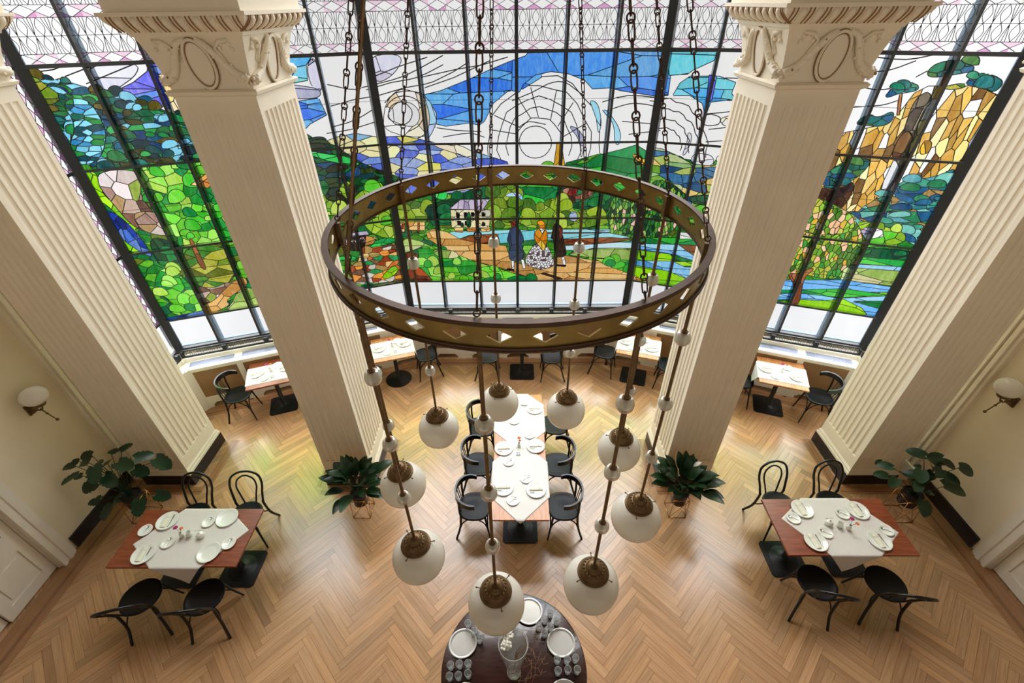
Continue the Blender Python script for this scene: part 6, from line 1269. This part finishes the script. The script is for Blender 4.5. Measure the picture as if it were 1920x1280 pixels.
def lily(x,y,label,seed,bloom):
    t=thing('peace_lily',label,'plant',(x,y,0),0,'potted plants on gold wire stands'); q=random.Random(seed)
    stand(t,.115,.36,.1)
    p=MB(); p.lathe([(.07,.2),(.095,.22),(.105,.4),(.11,.42),(.1,.42),(.095,.4)],28); p.build('planter','pot',t,smooth=True)
    so=MB(); so.lathe([(.001,.39),(.094,.39),(.09,.4),(.001,.405)],20,cap=False); so.build('soil','soil',t)
    for k in range(40):
        a=2*PI*k*.382+q.uniform(-.2,.2); el=R(q.uniform(25,82)); L=q.uniform(.22,.34); st=q.uniform(.12,.26)
        d=Vector((math.cos(a)*math.cos(el),math.sin(a)*math.cos(el),math.sin(el)))
        b0=Vector((.03*math.cos(a),.03*math.sin(a),.4)); b1=b0+d*st+Vector((0,0,.1))
        d2=Vector((math.cos(a)*math.cos(el-.35),math.sin(a)*math.cos(el-.35),math.sin(el-.35)))
        tp_=b1+d2*L
        if tp_.y>.37 or b1.y>.37:
            f_=.37/max(tp_.y,b1.y); b1=Vector((b1.x,b1.y*f_,b1.z+.04)); d2=Vector((d2.x,d2.y*f_*.6,d2.z+.2)).normalized(); L*=.8
        l=MB(); leafmesh(l,b1,b1+d2*L,L*.3,(-math.cos(a)*math.sin(el),-math.sin(a)*math.sin(el),math.cos(el)+.3),droop=.16)
        l.tube([b0,b0+d*st*.5+Vector((0,0,.06)),b1],.003,4)
        l.build('leaf','leafl',t,smooth='all')
    if bloom:
        b=MB(); leafmesh(b,(.12,.12,.8),(.22,.14,.86),.035,(0,0,1)); b.tube([(0,0,.4),(.07,.07,.65),(.12,.12,.8)],.003,5); b.build('white_bloom','petalw',t,smooth='all')
lily(-2.16,3.69,'peace lily in a dark pot on a gold wire stand before the left column',3,False)
lily(2.17,3.70,'peace lily with one white bloom on a gold wire stand before the right column',8,True)
ML=[(-5.66, 3.62, 1.06, 0.085), (-5.64, 3.7, 1.07, 0.048), (-5.54, 3.77, 1.09, 0.085), (-5.45, 3.64, 1.11, 0.085), (-5.24, 3.62, 1.13, 0.076), (-5.12, 3.42, 1.15, 0.123), (-5.22, 3.71, 1.05, 0.085), (-5.24, 3.86, 1.07, 0.067), (-5.11, 3.91, 1.09, 0.076), (-4.91, 3.6, 1.1, 0.133), (-4.73, 3.73, 1.13, 0.1), (-4.4, 3.6, 1.15, 0.123), (-4.88, 3.7, 0.86, 0.114), (-4.96, 3.4, 1.07, 0.119), (-5.6, 3.6, 0.68, 0.123), (-5.44, 3.39, 1.11, 0.095), (-5.48, 3.5, 1.02, 0.057), (-5.6, 3.51, 0.47, 0.076), (-5.35, 3.4, 0.68, 0.057), (-5.31, 3.6, 0.43, 0.114), (-5.2, 3.3, 0.57, 0.123), (-4.96, 3.44, 0.44, 0.123), (-4.73, 3.61, 0.46, 0.114), (-5.11, 3.48, 1.15, 0.057)]
MRR=[(4.47, 3.67, 1.05, 0.054), (4.49, 3.61, 1.07, 0.081), (4.64, 3.7, 0.77, 0.081), (4.48, 3.4, 1.03, 0.081), (4.94, 3.76, 1.13, 0.099), (5.11, 3.68, 1.15, 0.081), (5.14, 3.69, 1.05, 0.081), (5.02, 3.7, 0.79, 0.09), (4.75, 3.4, 1.14, 0.099), (5.13, 3.6, 0.89, 0.081), (4.67, 3.3, 1.08, 0.081), (5.17, 3.43, 0.44, 0.117), (5.23, 3.7, 0.92, 0.09), (5.08, 3.5, 1.07, 0.081), (5.26, 3.6, 1.1, 0.081), (5.39, 3.51, 1.11, 0.099), (5.29, 3.5, 0.95, 0.099), (5.6, 3.6, 0.61, 0.15), (4.91, 3.62, 1.05, 0.036), (5.34, 3.6, 0.53, 0.054), (5.22, 3.64, 1.09, 0.054)]
def bigplant(x,y,LVS,label,seed,split):
    t=thing('monstera_plant' if split else 'philodendron_plant',label,'plant',(x,y,0),0,'potted plants on gold wire stands'); q=random.Random(seed)
    stand(t,.13,.42,.11)
    p=MB(); p.lathe([(.08,.26),(.105,.28),(.115,.46),(.12,.48),(.11,.48),(.105,.46)],28); p.build('planter','pot',t,smooth=True)
    so=MB(); so.lathe([(.001,.45),(.104,.45),(.1,.46),(.001,.465)],20,cap=False); so.build('soil','soil',t)
    for (lx,ly,lz,r_) in LVS:
        dx,dy=lx-x,ly-y; a=math.atan2(dy,dx)+q.uniform(-.5,.5); r_*=.98
        l=MB(); c=Vector((dx,dy,lz)); d=Vector((math.cos(a),math.sin(a),q.uniform(-.45,-.05))).normalized()
        leafmesh(l,c-d*r_,c+d*r_,r_*.88,(q.uniform(-.3,.3),-.35+q.uniform(-.3,.3),1),'round',.06,11,split)
        b1=c-d*r_*.85; l.tube(smoothpath([(.02*math.cos(a),.02*math.sin(a),.46),((b1.x)*.35,(b1.y)*.35,max(.5,b1.z*.75)),tuple(b1)],4),.0042,5)
        l.build('leaf','leaf',t,smooth='all')
bigplant(-5.18,3.62,ML,'wide monstera with split leaves on a gold stand in the left corner',5,True)
bigplant(5.17,3.64,MRR,'heart-leaved plant on a gold stand in the right corner',6,False)
# ---------------------------------------------------------------- light, sky, camera
wd=bpy.data.worlds.new('World'); scn.world=wd; wd.use_nodes=True; nt=wd.node_tree; nt.nodes.clear()
out=nt.nodes.new('ShaderNodeOutputWorld'); bg=nt.nodes.new('ShaderNodeBackground')
tc=nt.nodes.new('ShaderNodeTexCoord'); sp=nt.nodes.new('ShaderNodeSeparateXYZ'); nt.links.new(tc.outputs['Generated'],sp.inputs[0])
# bright overcast sky above the horizon, paler ground haze below it, a little brighter to the sides
up=N(nt,'ShaderNodeMapRange'); up.inputs['From Min'].default_value=.05; up.inputs['From Max'].default_value=.8; up.inputs['To Min'].default_value=0; up.inputs['To Max'].default_value=SKY_UP; nt.links.new(sp.outputs['Z'],up.inputs['Value'])
ax=N(nt,'ShaderNodeMath',operation='ABSOLUTE'); nt.links.new(sp.outputs['X'],ax.inputs[0])
sd=N(nt,'ShaderNodeMapRange'); sd.inputs['From Min'].default_value=.38; sd.inputs['From Max'].default_value=.75; sd.inputs['To Min'].default_value=SKY; sd.inputs['To Max'].default_value=SKY*1.45; nt.links.new(ax.outputs[0],sd.inputs['Value'])
ad=N(nt,'ShaderNodeMath',operation='ADD'); nt.links.new(up.outputs[0],ad.inputs[0]); nt.links.new(sd.outputs[0],ad.inputs[1])
nt.links.new(ad.outputs[0],bg.inputs['Strength']); bg.inputs['Color'].default_value=(1,1,1,1); nt.links.new(bg.outputs[0],out.inputs[0])
def portal(c,w,h,rz):
    l=bpy.data.lights.new('portal','AREA'); l.shape='RECTANGLE'; l.size=w; l.size_y=h; l.cycles.is_portal=True
    o=bpy.data.objects.new('portal_light',l); COL.objects.link(o); o.location=c; o.rotation_euler=(R(-90),0,rz); return o
portal((0,BY+.06,5.8),2*BX,9.6,0)
for s in (-1,1): portal((s*(BX+EX)/2+s*.02,(BY+EY)/2+.06,5.8),LN,9.6,-s*math.atan2(BY-EY,EX-BX))
l=bpy.data.lights.new('back_fill','AREA'); l.shape='RECTANGLE'; l.size=9; l.size_y=3.2; l.energy=BACK_W; l.color=(1,.88,.73)  # added fill light behind the camera, no window modelled there
o=bpy.data.objects.new('back_fill_light',l); COL.objects.link(o); o.location=(0,-2.9,6.2); o.rotation_euler=(R(92),0,0)
l=bpy.data.lights.new('low_back_fill','AREA'); l.shape='RECTANGLE'; l.size=9; l.size_y=2.4; l.energy=LOW_W; l.color=(1,.93,.8)  # second added fill, under the gallery, brightens the lower walls
o=bpy.data.objects.new('low_back_fill_light',l); COL.objects.link(o); o.location=(0,-2.9,2.2); o.rotation_euler=(R(96),0,0)
cam=bpy.data.cameras.new('cam'); cam.sensor_width=36; cam.lens=855.44/1920*36; cam.clip_start=.05
co=bpy.data.objects.new('camera',cam); COL.objects.link(co); co.location=(0,0,5.7)
pt=R(36.735); yw=R(-.9128); rl=R(.8134)
# forward, with the fitted yaw and roll
mt=Matrix.Rotation(-yw,4,'Z')@Matrix.Rotation(PI/2-pt,4,'X')@Matrix.Rotation(-rl,4,'Z')
co.matrix_world=Matrix.Translation((0,0,5.7))@mt
scn.camera=co
scn.view_settings.view_transform='Standard'; scn.view_settings.look='None'; scn.view_settings.exposure=EXPO; scn.view_settings.gamma=1; scn.view_settings.use_curve_mapping=False
scn.cycles.use_denoising=True; scn.cycles.max_bounces=10; scn.cycles.diffuse_bounces=5; scn.cycles.transparent_max_bounces=16; scn.cycles.caustics_reflective=False; scn.cycles.caustics_refractive=False; scn.cycles.sample_clamp_indirect=8
